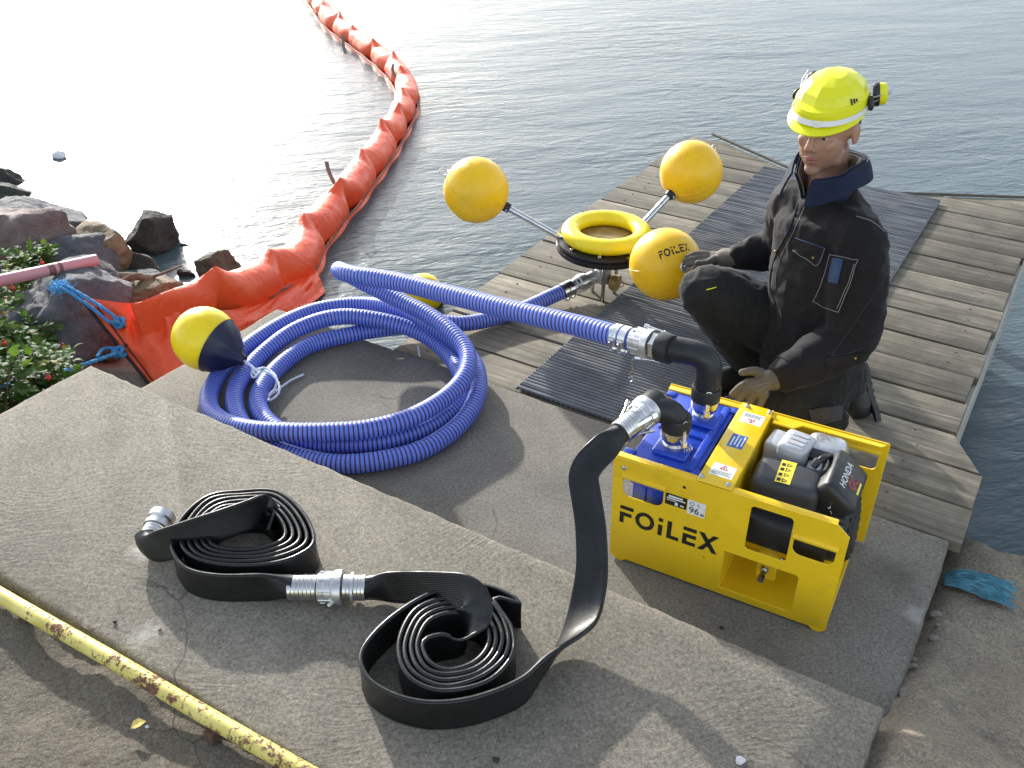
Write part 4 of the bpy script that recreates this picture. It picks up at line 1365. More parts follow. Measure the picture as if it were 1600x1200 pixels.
for a, b_ in zip(bounds, bounds[1:]):
    if b_ - a < 4: continue
    step = 1 if s_of[b_] < 3.5 else 2
    idx = list(range(a, b_, step)) + [b_]
    seg = 28
    vs, fs = [], []
    for i in idx: vs += boom_section(i, seg)
    for j in range(len(idx) - 1):
        for k in range(seg):
            fs.append((j * seg + k, j * seg + (k + 1) % seg, (j + 1) * seg + (k + 1) % seg, (j + 1) * seg + k))
    fs += [tuple(range(seg - 1, -1, -1)), tuple((len(idx) - 1) * seg + k for k in range(seg))]
    mb = MB(); mb.add(vs, fs)
    sub(mb.build('float_section', M['boom'], boom, ang=60), boom)
# seam and skirt on the outer side
mb, mk = MB(), MB()
sp, rows = [], []
for i in range(0, n, 3):
    if s_of[i] < .9: continue
    t = (pts[min(i + 1, n - 1)] - pts[max(i - 1, 0)]).normalized()
    side = t.cross(V((0, 0, 1))).normalized()
    if side.dot(pts[i] - V((0, 0, 0))) * 0 + 1: pass
    sd = side if side.x > 0 else -side
    sd = -t.cross(V((0, 0, -1))).normalized()
    sp.append((pts[i], sd, s_of[i]))
for sgn, nm in ((1, 'seam'),):
    path = [p + sd * (.092) + V((0, 0, -.045 + .006 * math.sin(s * 15))) for p, sd, s in sp]
    mb.tube(path, .007, 6)
    path2 = [p - sd * (.092) + V((0, 0, -.045 + .006 * math.sin(s * 13))) for p, sd, s in sp]
    mb.tube(path2, .007, 6)
sub(mb.build('seam', M['seam'], boom), boom)
for sgn in (1, -1):
    rows = [[p + sd * sgn * .088 + V((0, 0, -.04)) for p, sd, s in sp], [p + sd * sgn * (.112 + .014 * math.sin(s * 14)) + V((0, 0, -.10)) for p, sd, s in sp]]
    mk.sheet(rows, .004)
sub(mk.build('skirt', M['boom'], boom, ang=60), boom)
# chain pocket and edge on the far curve already covered; straps standing up
for (px, py, dx, dy, h) in ((527, 294, -12, -26, .16), (540, 84, 4, -20, .16), (617, 120, 3, 14, .10)):
    a = P(px, py, -.36); 
    u_ = V((dx * .003, .02, h)); sd = V((.016, -.006, 0))
    b0 = a + u_ * .5 + V((dx * .0012, 0, .0)); b1_ = a + u_
    rows = []
    for k in range(9):
        t = k / 8
        p = a.lerp(a + u_, t) + V((-.02 * math.sin(t * 2.6), .012 * math.sin(t * 3), 0))
        rows.append([p - sd * (.9 + .2 * t), p + sd * (.9 - .5 * t)])
    mb = MB(); mb.sheet(rows, .003)
    sub(mb.build('strap', M['webbing'], boom), boom)

# skirt sheet hanging from the shore end
top = [c6(372, 588, -.150), c6(480, 606, -.165), c6(590, 618, -.185), (c6(690, 606, -.20)), c6(780, 610, -.23), c6(880, 640, -.28), c6(1050, 640, -.36), c6(1200, 575, -.42), c6(1320, 500, -.44), c6(1400, 450, -.46)]
bot = [c6(690, 985, -.46), c6(745, 990, -.46), c6(820, 970, -.46), c6(905, 920, -.46), c6(985, 870, -.46), c6(1075, 800, -.46), c6(1175, 735, -.46), c6(1290, 668, -.47), c6(1400, 605, -.49), c6(1452, 562, -.50)]
tt = catmull([tuple(p) for p in top], 9); bb_ = catmull([tuple(p) for p in bot], 9)
rows = []
NV = 26
for j in range(NV + 1):
    v = j / NV
    row = []
    for i in range(len(tt)):
        u = i / (len(tt) - 1)
        p = V(tt[i]).lerp(V(bb_[i]), v)
        nrm = V((.25, -.80, .55)).normalized()
        p = p + nrm * (.012 + .055 * smooth(.72, .45, u))
        amp = math.sin(math.pi * min(1, v * 1.1)) * (.25 + .75 * smooth(0, .15, u))
        d = .040 * noise.noise(V((u * 7 + v * 1.6, v * 2.0, 5))) + .026 * (1 - abs(noise.noise(V((u * 15 + v * 3.5, v * 3.5, 2)))) * 2.6) * .8
        d += .07 * math.sin(math.pi * v) * smooth(.5, .85, u) * .6 - .02
        p = p + nrm * (d * amp)
        row.append(p)
    rows.append(row)
mb = MB(); mb.sheet(rows, .005)
end = mb.build('end_skirt', M['boom'], boom, ang=60); sub(end, boom)
edge = [r_[0] for r_ in rows]
mb = MB(); mb.tube([p + V((-.006, 0, .002)) for p in edge], .008, 8)
sub(mb.build('edge_bar', M['black'], boom), boom)
mb = MB(); mb.tube([rows[j][4] + V((.004, -.006, .008)) for j in range(3, NV + 1)], .0026, 6)
kn = rows[14][4] + V((.004, -.006, .008)); mb.ball(kn, (.008, .008, .008), 8, 6)
sub(mb.build('edge_cord', M['black'], boom), boom)

# ------------------------------------------------------------------ blue ropes on the boom
def knot(mb, c, r, rr_, seed):
    rnd = random.Random(seed)
    q = []
    ph = rnd.uniform(0, 6)
    for k in range(26):
        t = k / 26 * 2 * math.pi * 2
        q.append(tuple(c + V((r * math.cos(t + ph) * (1 + .25 * math.cos(1.5 * t)), r * math.sin(t + ph), r * .8 * math.sin(1.5 * t)))))
    rope3(mb, catmull(q, 5, True), rr_)
edge_at = lambda f: V(edge[int(f * NV)])
tie = empty('mooring_rope', edge_at(.62))
tag(tie, 'taut blue rope running left from the boom end across the rose bush', 'rope')
mb = MB()
kp = P(183, 552, -.20)
kp = edge_at(.62) + V((-.015, -.02, .01))
ke = P(-70, 616, .06)
rope3(mb, [tuple(kp.lerp(ke, k / 20) + V((0, 0, -.02 * math.sin(math.pi * k / 20)))) for k in range(21)], .0085)
rope3(mb, catmull([tuple(kp + V((0, .01, .012))), tuple(kp + V((-.06, .0, .018))), tuple(kp.lerp(ke, .16) + V((0, 0, .006)))], 10), .0075)
knot(mb, kp, .020, .0085, 1)
sub(mb.build('laid_rope', M['rope_blue'], tie, ang=70), tie)
fr = empty('frayed_rope', edge_at(.02))
tag(fr, 'frayed bright blue rope knotted to the top corner of the boom end', 'rope')
mb = MB()
top0 = edge_at(.0) + V((-.01, -.01, .02))
rope3(mb, catmull([tuple(top0 + V((-.08, .02, .03))), tuple(top0 + V((-.02, -.01, .035))), tuple(rows[3][5] + V((0, -.015, .03))), tuple(rows[6][8] + V((0, -.015, .03))), tuple(rows[8][9] + V((0, -.02, .02)))], 8), .008)
rope3(mb, catmull([tuple(top0 + V((-.07, .0, .03))), tuple(top0 + V((-.02, -.03, .03))), tuple(rows[4][2] + V((0, -.02, .025))), tuple(rows[7][5] + V((0, -.02, .02))), tuple(rows[8][8] + V((.0, -.02, .02)))], 8), .008)
knot(mb, rows[7][9] + V((0, -.02, .02)), .020, .008, 4)
knot(mb, top0 + V((-.06, .01, .025)), .022, .008, 6)
sub(mb.build('laid_rope', M['rope_blue'], fr, ang=70), fr)
mb = MB(); rnd = random.Random(8)
M['fray'] = simple('frayed_fibre', (.16, .46, .74), .8, var=.3, vs=60)
for k in range(120):
    a = top0 + V((-.06 + rnd.gauss(0, .016), rnd.gauss(0, .014), .03 + rnd.gauss(0, .010)))
    d = V((rnd.gauss(-.1, 1), rnd.gauss(0, 1), rnd.gauss(.3, .7))).normalized() * rnd.uniform(.015, .042)
    mb.tube([a, a + d * .5 + V((rnd.gauss(0, .006), rnd.gauss(0, .006), rnd.gauss(0, .006))), a + d], .0013, 3)
o = sub(mb.build('frayed_fibres', M['fray'], fr, ang=80), fr); o['kind'] = 'stuff'

# faded rope bundle on the rough quay
fb = empty('rope_bundle', P(1525, 912, -.06))
tag(fb, 'unravelled bundle of faded turquoise rope on the rough ground at right', 'rope')
mb = MB(); rnd = random.Random(12)
for k in range(230):
    sp0 = rnd.uniform(-1, 1); lf = rnd.uniform(.55, 1.0) if rnd.random() < .85 else rnd.uniform(1, 1.12)
    q = []
    for t in (0, .2, .4, .6, .8, 1.0):
        tt_ = t * lf
        px = 1482 + 100 * tt_; py = 893 + 38 * tt_ + sp0 * (9 + 15 * tt_) + (-9 * max(0, sp0) * tt_)
        h = .022 + .032 * (1 - sp0 * sp0) * rnd.uniform(.2, 1) * math.sin(math.pi * min(1, t * .8 + .15))
        c = P(px + rnd.gauss(0, 1.6), py + rnd.gauss(0, 1.6), -.10)
        uq, vq = c.xy.dot(AX.xy), c.xy.dot(BX.xy)
        q.append((c.x, c.y, z_quay(max(uq, .01), vq) + h * .8))
    mb.tube(catmull(q, 3), .0016, 3)
o = sub(mb.build('fibres', M['rope_old'], fb, ang=80), fb); o['kind'] = 'stuff'
# ================================================================== PUMP POWER PACK
PO = V((.27, 1.889, 0)); PROT = math.atan2(-.272, .501)
pump = empty('pump_unit', PO, PROT)
tag(pump, 'yellow framed engine driven pump with blue pump head and black engine', 'pump')
PM = Matrix.Translation(PO) @ Matrix.Rotation(PROT, 4, 'Z')
PI_ = PM.inverted()
def xf(mb, T):
    mb.v = [tuple(T @ V(p)) for p in mb.v]; return mb
LN, DP, HT = .575, .375, .343
def panel(name, loops, y, mat, parent=pump, th=.0045, bev=.0012):
    me = flat_shape(loops, th, bev)
    me.shade_smooth(); me.set_sharp_from_angle(angle=R(35))
    o = link(name, me, mat, parent)
    o.rotation_euler = (math.pi / 2, 0, 0); o.location = (0, y, 0)
    return o
outline = [(0.0, .008), (.571, .008), (.574, .012), (.574, .316), (.543, HT), (-.010, HT - .006), (-.012, .32), (-.004, .012)]
slotL = rrect(.016, .222, .128, .285, .012, rs=[.003, .003, .022, .022])
slotR = rrect(.455, .216, .556, .270, .012, rs=[.003, .003, .022, .022])
win_h = rrect(.344, .182, .449, .322, .012)
low_h = rrect(.298, .028, .487, .155, .006, rs=[.01, .004, .004, .01])
fp = panel('front_panel', [outline, slotL, slotR, win_h, low_h, circle2(.177, .310, .006), circle2(.25, .11, .0035)], 0, M['yellow'])
bp = panel('back_panel', [[(-.004, .008), (LN + .016, .008), (LN + .018, .012), (LN + .018, HT - .004), (LN + .014, HT), (0, HT), (-.006, .32)], slotL, rrect(.455, .250, .575, .305, .012, rs=[.003, .003, .016, .016])], DP, M['yellow'])
def B(name, mat, *a, parent=pump, b=.003, seg=2, T=None, ang=40):
    mb = MB(); mb.rbox(*a, b, seg, T); return mb.build(name, mat, parent, ang=ang)
B('base_plate', M['yellow'], .0, LN - .002, .0025, DP - .0025, .006, .011, b=.001, seg=1)
for (x, y) in ((.012, .008), (.54, .008), (.012, .34), (.54, .34)):
    mb = MB(); mb.prism([(-.008, 0), (.008, 0), (.018, .008), (-.018, .008)], -.006, .012, Matrix.Translation((x + .012, y, .0005)) @ Matrix.Rotation(math.pi / 2, 4, 'X'))
    mb.build('foot', M['yellow'], pump)
def flange(name, pts):
    mb = MB(); mb.prism(pts, HT - .006, HT - .0012); return mb.build(name, M['yellow'], pump)
mb = MB(); mb.rbox(-.008, .543, .0016, .022, HT - .007, HT - .001, .0025, 2); mb.build('top_flange', M['yellow'], fp).matrix_parent_inverse = (Matrix.Rotation(math.pi / 2, 4, 'X')).inverted()
mb = MB()
mb.rbox(0, .30, DP - .024, DP - .0016, HT - .007, HT - .001, .0025, 2); mb.build('top_flange', M['yellow'], bp).matrix_parent_inverse = (Matrix.Translation((0, DP, 0)) @ Matrix.Rotation(math.pi / 2, 4, 'X')).inverted()
mb = MB(); mb.prism([(.30, DP - .045), (.355, DP - .045), (.375, DP - .022), (LN, DP - .020), (LN + .012, DP - .004), (.30, DP - .004)], HT - .0062, HT - .0014)
mb.build('top_flange', M['yellow'], bp).matrix_parent_inverse = (Matrix.Translation((0, DP, 0)) @ Matrix.Rotation(math.pi / 2, 4, 'X')).inverted()
for (x0, x1, y, z) in ((.013, .131, -.001, .2875), (.452, .559, -.001, .2725), (.45, .578, DP + .001, .308)):
    mb = MB(); mb.tube([V((x0, y, z)), V((x1, y, z))], .0085, 16)
    mb.build('grip_tube', M['yellow'], pump)
# recess behind the low opening
B('recess_wall', M['yellow'], .2955, .2985, .004, .20, .0115, .19, b=.0005, seg=1)
B('recess_back', M['yellow'], .2985, .57, .20, .203, .0115, .19, b=.0005, seg=1)
mb = MB(); mb.rbox(.375, .425, .05, .054, .06, .165, .002, 1); mb.rbox(.375, .425, .054, .09, .060, .064, .001, 1); mb.build('drain_bracket', M['yellow'], pump)
mb = MB(); T = frame_T((.398, .05, .105), (0, -1, -.2))
mb.lathe([(.006, 0), (.006, .008), (.011, .008), (.011, .018), (.007, .018), (.007, .034), (.009, .035), (.009, .05), (.002, .05)], 6, T)
mb.build('drain_plug', M['steel'], pump, ang=25)
mb = MB(); mb.tube([V((.43, .06, .135)), V((.47, .05, .13)), V((.485, .05, .12))], .004, 8); mb.build('drain_hose', M['steel'], pump)
mb = MB(); mb.lathe([(.002, .0), (.007, .0), (.007, .004), (.004, .006), (.001, .006)], 12, frame_T((.018, -.002, .313), (0, -1, 0))); mb.build('panel_bolt', M['steel'], pump)
# bridge over the middle
BR0, BR1 = .2045, .292
mb = MB(); mb.rbox(BR0, BR1, -.002, DP + .002, HT + .0002, HT + .0042, .0015, 2); br = mb.build('bridge_plate', M['yellow'], pump)
B('bridge_side', M['yellow'], BR1 - .004, BR1, .025, DP - .026, .12, HT, b=.001, seg=1)
B('bridge_side', M['yellow'], BR0, BR0 + .004, .36, DP - .004, .12, HT, b=.001, seg=1)
BT = HT + .0042
for (x, y) in ((.212, .013), (.279, .013), (.222, .362), (.284, .362)):
    mb = MB(); mb.lathe([(.0075, 0), (.0075, .0015), (.0055, .002), (.0055, .006), (.003, .0072), (.0005, .0072)], 12, Matrix.Translation((x, y, BT)))
    mb.build('bolt', M['steel'], br, ang=30)
def label_flat(name, mat, x0, x1, y0, y1, z, parent, rot=0):
    mb = MB(); mb.box(x0, x1, y0, y1, z, z + .0004); return mb.build(name, mat, parent, flat=True)
def tri(mb, cx, cy, s, z, up=1):
    o_ = [(cx - s, cy - up * s * .58), (cx + s, cy - up * s * .58), (cx, cy + up * s * 1.15)]
    i_ = [(cx + (x - cx) * .66, cy + (y - cy) * .66) for x, y in o_]
    for k in range(3):
        l = (k + 1) % 3
        mb.prism([o_[k], o_[l], i_[l], i_[k]], z, z + .0003)
for (y0, y1, up) in ((.035, .085, 1), (.285, .335, -1)):
    lb = label_flat('warning_label', M['white'], .222, .280, y0, y1, BT + .0001, br)
    mb = MB(); tri(mb, .251, (y0 + y1) / 2 + .010 * up, .011, BT + .0007, up); mb.build('warning_triangle', M['red_ink'], lb, flat=True)
    mb = MB()
    yc = (y0 + y1) / 2
    for k in range(3):
        yy = yc - up * (.006 + .0055 * k)
        mb.box(.227, .275 - .006 * (k % 2), yy - .0009, yy + .0009, BT + .0007, BT + .0009)
    mb.box(.2500, .2520, yc + up * .010 - .005, yc + up * .010 + .003, BT + .0007, BT + .0009)
    mb.build('small_print', M['ink'], lb, flat=True)['kind'] = 'stuff'
lb = label_flat('notice_label', M['blue_label'], .226, .266, .165, .225, BT + .0001, br)
mb = MB()
for k in range(4):
    xx = .232 + .0088 * k
    mb.box(xx, xx + .0038, .170 + .006 * (k % 2), .220 - .008 * ((k + 1) % 2), BT + .0007, BT + .0009)
mb.build('small_print', M['white'], lb, flat=True)['kind'] = 'stuff'
# lettering and plates on the front
def front_T(x, z): return Matrix.Translation((x, -.0026, z)) @ Matrix.Rotation(math.pi / 2, 4, 'X')
mb = MB()
sx, sy = .266 / 5.05, .057
for poly in letters(): mb.prism([(x * sx, y * sy) for x, y in poly], 0, .0006, front_T(.016, .133))
mb.build('lettering', M['ink'], fp, flat=True).matrix_parent_inverse = Matrix.Rotation(math.pi / 2, 4, 'X').inverted()
def fpart(mb, name, mat):
    o = mb.build(name, mat, fp, flat=True); o.matrix_parent_inverse = Matrix.Rotation(math.pi / 2, 4, 'X').inverted(); return o
mb = MB(); mb.prism([(0, 0), (.056, 0), (.056, .035), (0, .035)], 0, .0008, front_T(.133, .2435)); fpart(mb, 'data_plate', M['ink'])
mb = MB()
for (a, b_, c, d) in ((.008, .026, .045, .031), (.004, .020, .052, .0235), (.004, .0145, .03, .0165), (.026, .003, .034, .013), (.040, .005, .050, .009)):
    mb.prism([(a, b_), (c, b_), (c, d), (a, d)], .0009, .0012, front_T(.133, .2435))
fpart(mb, 'plate_print', M['white'])['kind'] = 'stuff'
mb = MB(); mb.prism([(0, 0), (.046, 0), (.046, .044), (0, .044)], 0, .0006, front_T(.1915, .235)); fpart(mb, 'noise_label', M['white'])
def stamp(s, size, T, mat, parent, name='print', inv=None):
    me = text_mesh(s, size, .0003)
    o = link(name, me, mat, parent)
    if inv is not None: o.matrix_parent_inverse = inv
    o.matrix_basis = T
    return o
finv = Matrix.Rotation(math.pi / 2, 4, 'X').inverted()
stamp('96', .027, front_T(.1915 + .018, .235 + .0135) @ Matrix.Translation((0, 0, .0012)), M['ink'], fp, 'print', finv)
stamp('dB', .010, front_T(.1915 + .039, .235 + .008) @ Matrix.Translation((0, 0, .0012)), M['ink'], fp, 'print', finv)
stamp('L', .012, front_T(.1915 + .028, .235 + .034) @ Matrix.Translation((0, 0, .0012)), M['ink'], fp, 'print', finv)
mb = MB()
for k in range(12):
    a0, a1 = k * math.pi / 6, (k + 1) * math.pi / 6
    mb.prism([(.011 + .006 * math.cos(a0), .034 + .006 * math.sin(a0)), (.011 + .006 * math.cos(a1), .034 + .006 * math.sin(a1)), (.011 + .0048 * math.cos(a1), .034 + .0048 * math.sin(a1)), (.011 + .0048 * math.cos(a0), .034 + .0048 * math.sin(a0))], .0008, .0012, front_T(.1915, .235))
fpart(mb, 'emblem', M['ink'])

# ---- blue pump head
ph = empty('pump_head'); ph.parent = pump
def PH(mb, name, mat, par=ph, ang=40): return mb.build(name, mat, par, ang=ang)
mb = MB(); mb.rbox(.03, .195, .03, .345, .03, .315, .012, 3); PH(mb, 'casing', M['blue'])
mb = MB()
for z in (.25, .285): mb.rbox(.025, .2, .022, .036, z, z + .012, .003, 1)
for x in (.06, .14): mb.rbox(x, x + .012, .024, .034, .1, .30, .003, 1)
PH(mb, 'casing_rib', M['blue'])['kind'] = 'stuff'
mb = MB(); mb.rbox(.022, .198, .018, .352, .318, .338, .006, 2); lid = PH(mb, 'cover_plate', M['blue'])
for (x0, x1, y0, y1) in ((.000, .030, .022, .046), (.180, .212, .020, .044), (.180, .214, .322, .346), (.004, .030, .322, .346)):
    mb = MB(); mb.rbox(x0, x1, y0, y1, .334, .3425, .003, 2); PH(mb, 'lug', M['blue'])
mb = MB(); mb.rbox(.165, .186, .03, .34, .337, .345, .004, 2); PH(mb, 'rib', M['blue'])
mb = MB(); mb.rbox(.04, .188, .168, .182, .337, .344, .004, 2); PH(mb, 'rib', M['blue'])
for (x, y) in ((.110, .093), (.132, .257)):
    mb = MB(); mb.rbox(x - .046, x + .046, y - .040, y + .040, .336, .352, .008, 3); PH(mb, 'port_pad', M['blue'])
# ---- fittings and elbows
def camlock_base(x, y, z0, sides):
    f = empty('camlock_fitting', (x, y, z0)); f.parent = pump
    mb = MB(); mb.lathe([(.022, 0), (.028, 0), (.028, .010), (.025, .014), (.031, .022), (.035, .03), (.0365, .036), (.0365, .062), (.033, .064), (.030, .062)], 30)
    mb.build('body', M['steel'], f, ang=30)
    for s in sides:
        mb = MB(); cam_arm(mb, Matrix.Translation((0, 0, .03)), s, .034, .12, .05); mb.build('cam_lever', M['steel'], f, ang=35)
    return f
camlock_base(.110, .093, .3522, (-.6, 2.5))
camlock_base(.132, .257, .3522, (-1.1, 2.2))
mb = MB()
for k in range(5):
    a = V((.150 + .006 * math.sin(k), .095 - .004 * k, .362 - .0015 * k)); mb.tube([a + V((.005 * math.cos(t), .001 * k, .005 * math.sin(t))) for t in [q * .7 for q in range(9)]], .001, 4, closed=True)
mb.build('ring_pin', M['steel'], pump)
def elbow(name, base, out_c, out_d, rr_=.0335):
    """base: (x, y, z) world at bottom; ends at out_c, pointing along out_d (outward)"""
    b0 = V(base); top_z = out_c.z
    p = []
    horiz = -V(out_d)
    Lh = (V((b0.x, b0.y, 0)) - V((out_c.x, out_c.y, 0))).length
    rbend = min(.055, Lh * .8)
    corner = V((b0.x, b0.y, top_z))
    d_in = (V(out_c) - corner).normalized()
    p = [b0, b0 + V((0, 0, .02)), corner - V((0, 0, rbend))]
    for k in range(1, 8):
        t = k / 8
        a, c = corner - V((0, 0, rbend)), corner + d_in * rbend
        p.append(a * (1 - t) ** 2 + corner * (2 * t * (1 - t)) + c * t * t)
    p += [corner + d_in * rbend, V(out_c)]
    e = empty(name); e.parent = pump
    mb = MB(); mb.tube(p, rr_, 26); xf(mb, PI_); mb.build('bend', M['black'], e)
    mb = MB(); mb.lathe([(rr_ * .9, 0), (rr_ * 1.12, 0), (rr_ * 1.13, .034), (rr_ * 1.07, .038), (rr_ * .9, .038)], 28, frame_T(b0, V((0, 0, 1)))); xf(mb, PI_); mb.build('collar', M['black'], e, ang=35)
    mb = MB(); mb.lathe([(rr_ * .9, 0), (rr_ * 1.12, 0), (rr_ * 1.13, .034), (rr_ * 1.07, .038), (rr_ * .9, .038)], 28, frame_T(V(out_c), -V(out_d))); xf(mb, PI_); mb.build('collar', M['black'], e, ang=35)
    return e
def wl(x, y, z): return PM @ V((x, y, z))
o1 = UPC + up_d * .034
elbow('outlet_elbow', wl(.110, .093, .408), o1, -up_d)
hexc = BH_END + BH_DIR * .072
mb = MB(); mb.lathe([(.024, 0), (.036, 0), (.036, .018), (.024, .018)], 6, frame_T(hexc, BH_DIR)); xf(mb, PI_); mb.build('hex_nut', M['steel'], pump, ang=20)
elbow('inlet_elbow', wl(.132, .257, .408), hexc + BH_DIR * .018, -BH_DIR, .0345)

# ---- engine
en = empty('engine'); en.parent = pump
def EN(mb, name, mat, par=en, ang=40): return mb.build(name, mat, par, ang=ang)
mb = MB(); mb.rbox(.31, .53, .04, .34, .162, .25, .015, 2); EN(mb, 'crankcase', M['blackp'])
mb = MB()
for k in range(5): mb.rbox(.305, .40, .215, .335, .225 + .014 * k, .231 + .014 * k, .002, 1)
EN(mb, 'cooling_fins', M['alup'])['kind'] = 'stuff'
T = Matrix.Translation((.393, .142, .275)) @ Matrix.Rotation(.06, 4, 'Z')
mb = MB(); mb.rbox(-.083, .083, -.058, .058, -.062, .062, .026, 4, T); ac = EN(mb, 'air_cleaner', M['greyp'])
mb = MB(); mb.rbox(-.086, .086, -.061, .061, -.03, -.024, .002, 1, T); mb.build('cleaner_seam', M['blackp'], ac)
mb = MB(); mb.box(-.025, .012, -.046, .048, .0621, .0625, T); lb = mb.build('caution_label', M['yel_label'], ac, flat=True)
mb = MB()
for k, y in enumerate((-.034, -.012, .010, .030)):
    tri_T = T @ Matrix.Translation((-.004, y, .0627))
    s = .008
    for q in range(3):
        o_ = [(-s * .6, -s), (-s * .6, s), (s * 1.1, 0)]; i_ = [(x * .6, yy * .6) for x, yy in o_]
        mb.prism([o_[q], o_[(q + 1) % 3], i_[(q + 1) % 3], i_[q]], 0, .0003, tri_T)
    mb.box(-.0215, -.0125, y - .007, y + .005, .0627, .0630, T)
mb.build('caution_marks', M['ink'], ac, flat=True)['kind'] = 'stuff'
# silver cylinder head and exhaust guard
T2 = Matrix.Translation((.388, .268, .318)) @ Matrix.Rotation(-.12, 4, 'Z')
mb = MB(); mb.rbox(-.045, .032, -.048, .042, -.05, .038, .014, 3, T2); hd = EN(mb, 'cylinder_cover', M['alup'])
mb = MB()
for k in range(3): mb.rbox(-.026, .018, -.030 + .020 * k, -.018 + .020 * k, .0375, .0405, .001, 1, T2)
mb.build('embossed_plate', M['alup'], hd)['kind'] = 'stuff'
mb = MB(); mb.rbox(-.085, -.03, -.03, .05, -.05, .016, .012, 2, T2); EN(mb, 'intake_cover', M['alup'])
mb = MB(); mb.rbox(.395, .505, .262, .360, .245, .345, .03, 4); EN(mb, 'exhaust_guard', M['alu'])
mb = MB(); mb.rbox(.405, .50, .248, .350, .300, .338, .016, 3); EN(mb, 'guard_gap', M['blackp'])
mb = MB(); mb.rbox(.42, .475, .215, .27, .20, .318, .008, 2); EN(mb, 'head_plate', M['alup'])
mb = MB(); mb.tube(catmull([(.445, .205, .335), (.452, .215, .352), (.462, .235, .350), (.472, .265, .335), (.478, .30, .32)], 6), .0075, 10); EN(mb, 'plug_lead', M['blackp'])
mb = MB(); mb.lathe([(.008, 0), (.010, .004), (.010, .022), (.006, .026), (.002, .026)], 12, frame_T((.440, .196, .335), (.25, .4, .6))); EN(mb, 'plug_cap', M['greyp'])
# black top cover with the maker's name
th = R(38)
Tc = Matrix.Translation((.508, .205, .300)) @ Matrix.Rotation(th, 4, 'Y')
mb = MB(); mb.rbox(-.052, .050, -.088, .078, -.05, .040, .016, 3, Tc); tc_ = EN(mb, 'fan_cover', M['blackp'])
TT = Tc @ Matrix.Translation((.0, -.006, .0404)) @ Matrix.Rotation(R(90), 4, 'Z')
stamp('HONDA', .027, TT @ Matrix.Translation((.0, .014, 0)), M['white'], tc_, 'print')
stamp('GC', .034, TT @ Matrix.Translation((-.006, -.012, 0)), M['red_ink'], tc_, 'print')
mb = MB(); mb.box(-.03, .018, -.034, -.028, .0002, .0005, TT); mb.build('print_stripe', M['yel_label'], tc_, flat=True)
# recoil starter with slots
Tr = frame_T((.538, .200, .185), (1, 0, .12), (0, 0, 1))
mb = MB()
prof = [(.098, -.03), (.098, .006), (.088, .026), (.066, .034), (.045, .036), (.002, .036)]
mb.lathe(prof, 10, Tr); rc = EN(mb, 'recoil_cover', M['blackp'], ang=25)
for j, (r0, r1, cnt) in enumerate(((.048, .060, 14), (.068, .084, 18))):
    for k in range(cnt):
        a0 = 2 * math.pi * k / cnt
        zz = .0352 if j == 0 else .031
        mb = MB(); mb.rbox(r0, r1, -.0045, .0045, zz - .004, zz + .0007, .0005, 1, Tr @ Matrix.Rotation(a0, 4, 'Z')); mb.build('vent_slot', M['ink'], rc)
mb = MB(); mb.lathe([(.026, -.02), (.026, .004), (.024, .008), (.012, .009), (.012, .006), (.001, .006)], 26, Matrix.Translation((.500, .112, .262)) @ Matrix.Rotation(.15, 4, 'Y')); EN(mb, 'fuel_cap', M['greyp'])
mb = MB(); mb.rbox(.445, .555, .06, .16, .17, .25, .02, 3); EN(mb, 'fuel_tank', M['blackp'])
mb = MB(); mb.tube([V((.515, .115, .262)), V((.55, .118, .262))], .009, 12); EN(mb, 'tank_neck', M['greyp'])
mb = MB(); mb.rbox(.462, .492, .12, .15, .298, .301, .001, 1); mb.rbox(.474, .480, .10, .14, .300, .303, .001, 1, Matrix.Translation((.03, 0, 0))); EN(mb, 'throttle_lever', M['steel'])
mb = MB(); mb.tube([V((.488, .148, .306)), V((.505, .125, .292)), V((.515, .115, .275))], .0022, 6); EN(mb, 'throttle_rod', M['steel'])
mb = MB(); mb.box(-.014, .014, -.010, .010, 0, .0006, Matrix.Translation((.476, .158, .315)) @ Matrix.Rotation(.5, 4, 'X')); EN(mb, 'tag', M['white'])
mb = MB(); mb.rbox(.545, .556, .06, .10, .06, .075, .002, 1); mb.lathe([(.007, 0), (.007, .006), (.002, .007)], 6, frame_T((.556, .085, .07), (1, 0, 0))); EN(mb, 'cover_bolt', M['steel'])
# ================================================================== PERSON
F = V((-.91, -.41, 0)).normalized(); RT = V((F.y, -F.x, 0))              # facing; his right hand side
RT = V((-.41, .91, 0)).normalized()
LT = -RT
man = empty('person', V((1.02, 2.60, JZ)))
tag(man, 'kneeling person in black work jacket, yellow hard hat and grey gloves on the jetty', 'person')
def cloth(name, c, stitch=None, rough=.82, var=.35):
    m, nt, b = newmat(name)
    co = coords(nt)
    lo = tuple(x * (1 - var) for x in c); hi = tuple(x * (1 + var) for x in c)
    a = ramp(nt, noise_n(nt, co, 9, 6, .7), [(.3, lo), (.7, hi)])
    L(nt, mix(nt, .2, a, ramp(nt, noise_n(nt, co, 420, 2), [(.3, .6), (.7, 1.4)]), 'MULTIPLY'), b.inputs['Base Color'])
    b.inputs['Roughness'].default_value = rough
    b.inputs['Specular IOR Level'].default_value = .25
    b.inputs['Sheen Weight'].default_value = .06
    n1 = bump(nt, None, noise_n(nt, co, 13, 5, .6, .6), .4, .012)
    bump(nt, b, noise_n(nt, co, 500, 2), .3, .001, n1)
    return m
M['jacket'] = cloth('black_canvas', (.0092, .0076, .0084))
M['trouser'] = cloth('charcoal_canvas', (.0125, .0135, .013))
M['kneepad'] = cloth('grey_canvas', (.045, .045, .05))
M['collar'] = cloth('navy_fleece', (.008, .014, .035))
M['lining'] = cloth('beige_lining', (.16, .13, .10))
M['glove'] = cloth('grey_leather', (.115, .10, .075), rough=.7, var=.25)
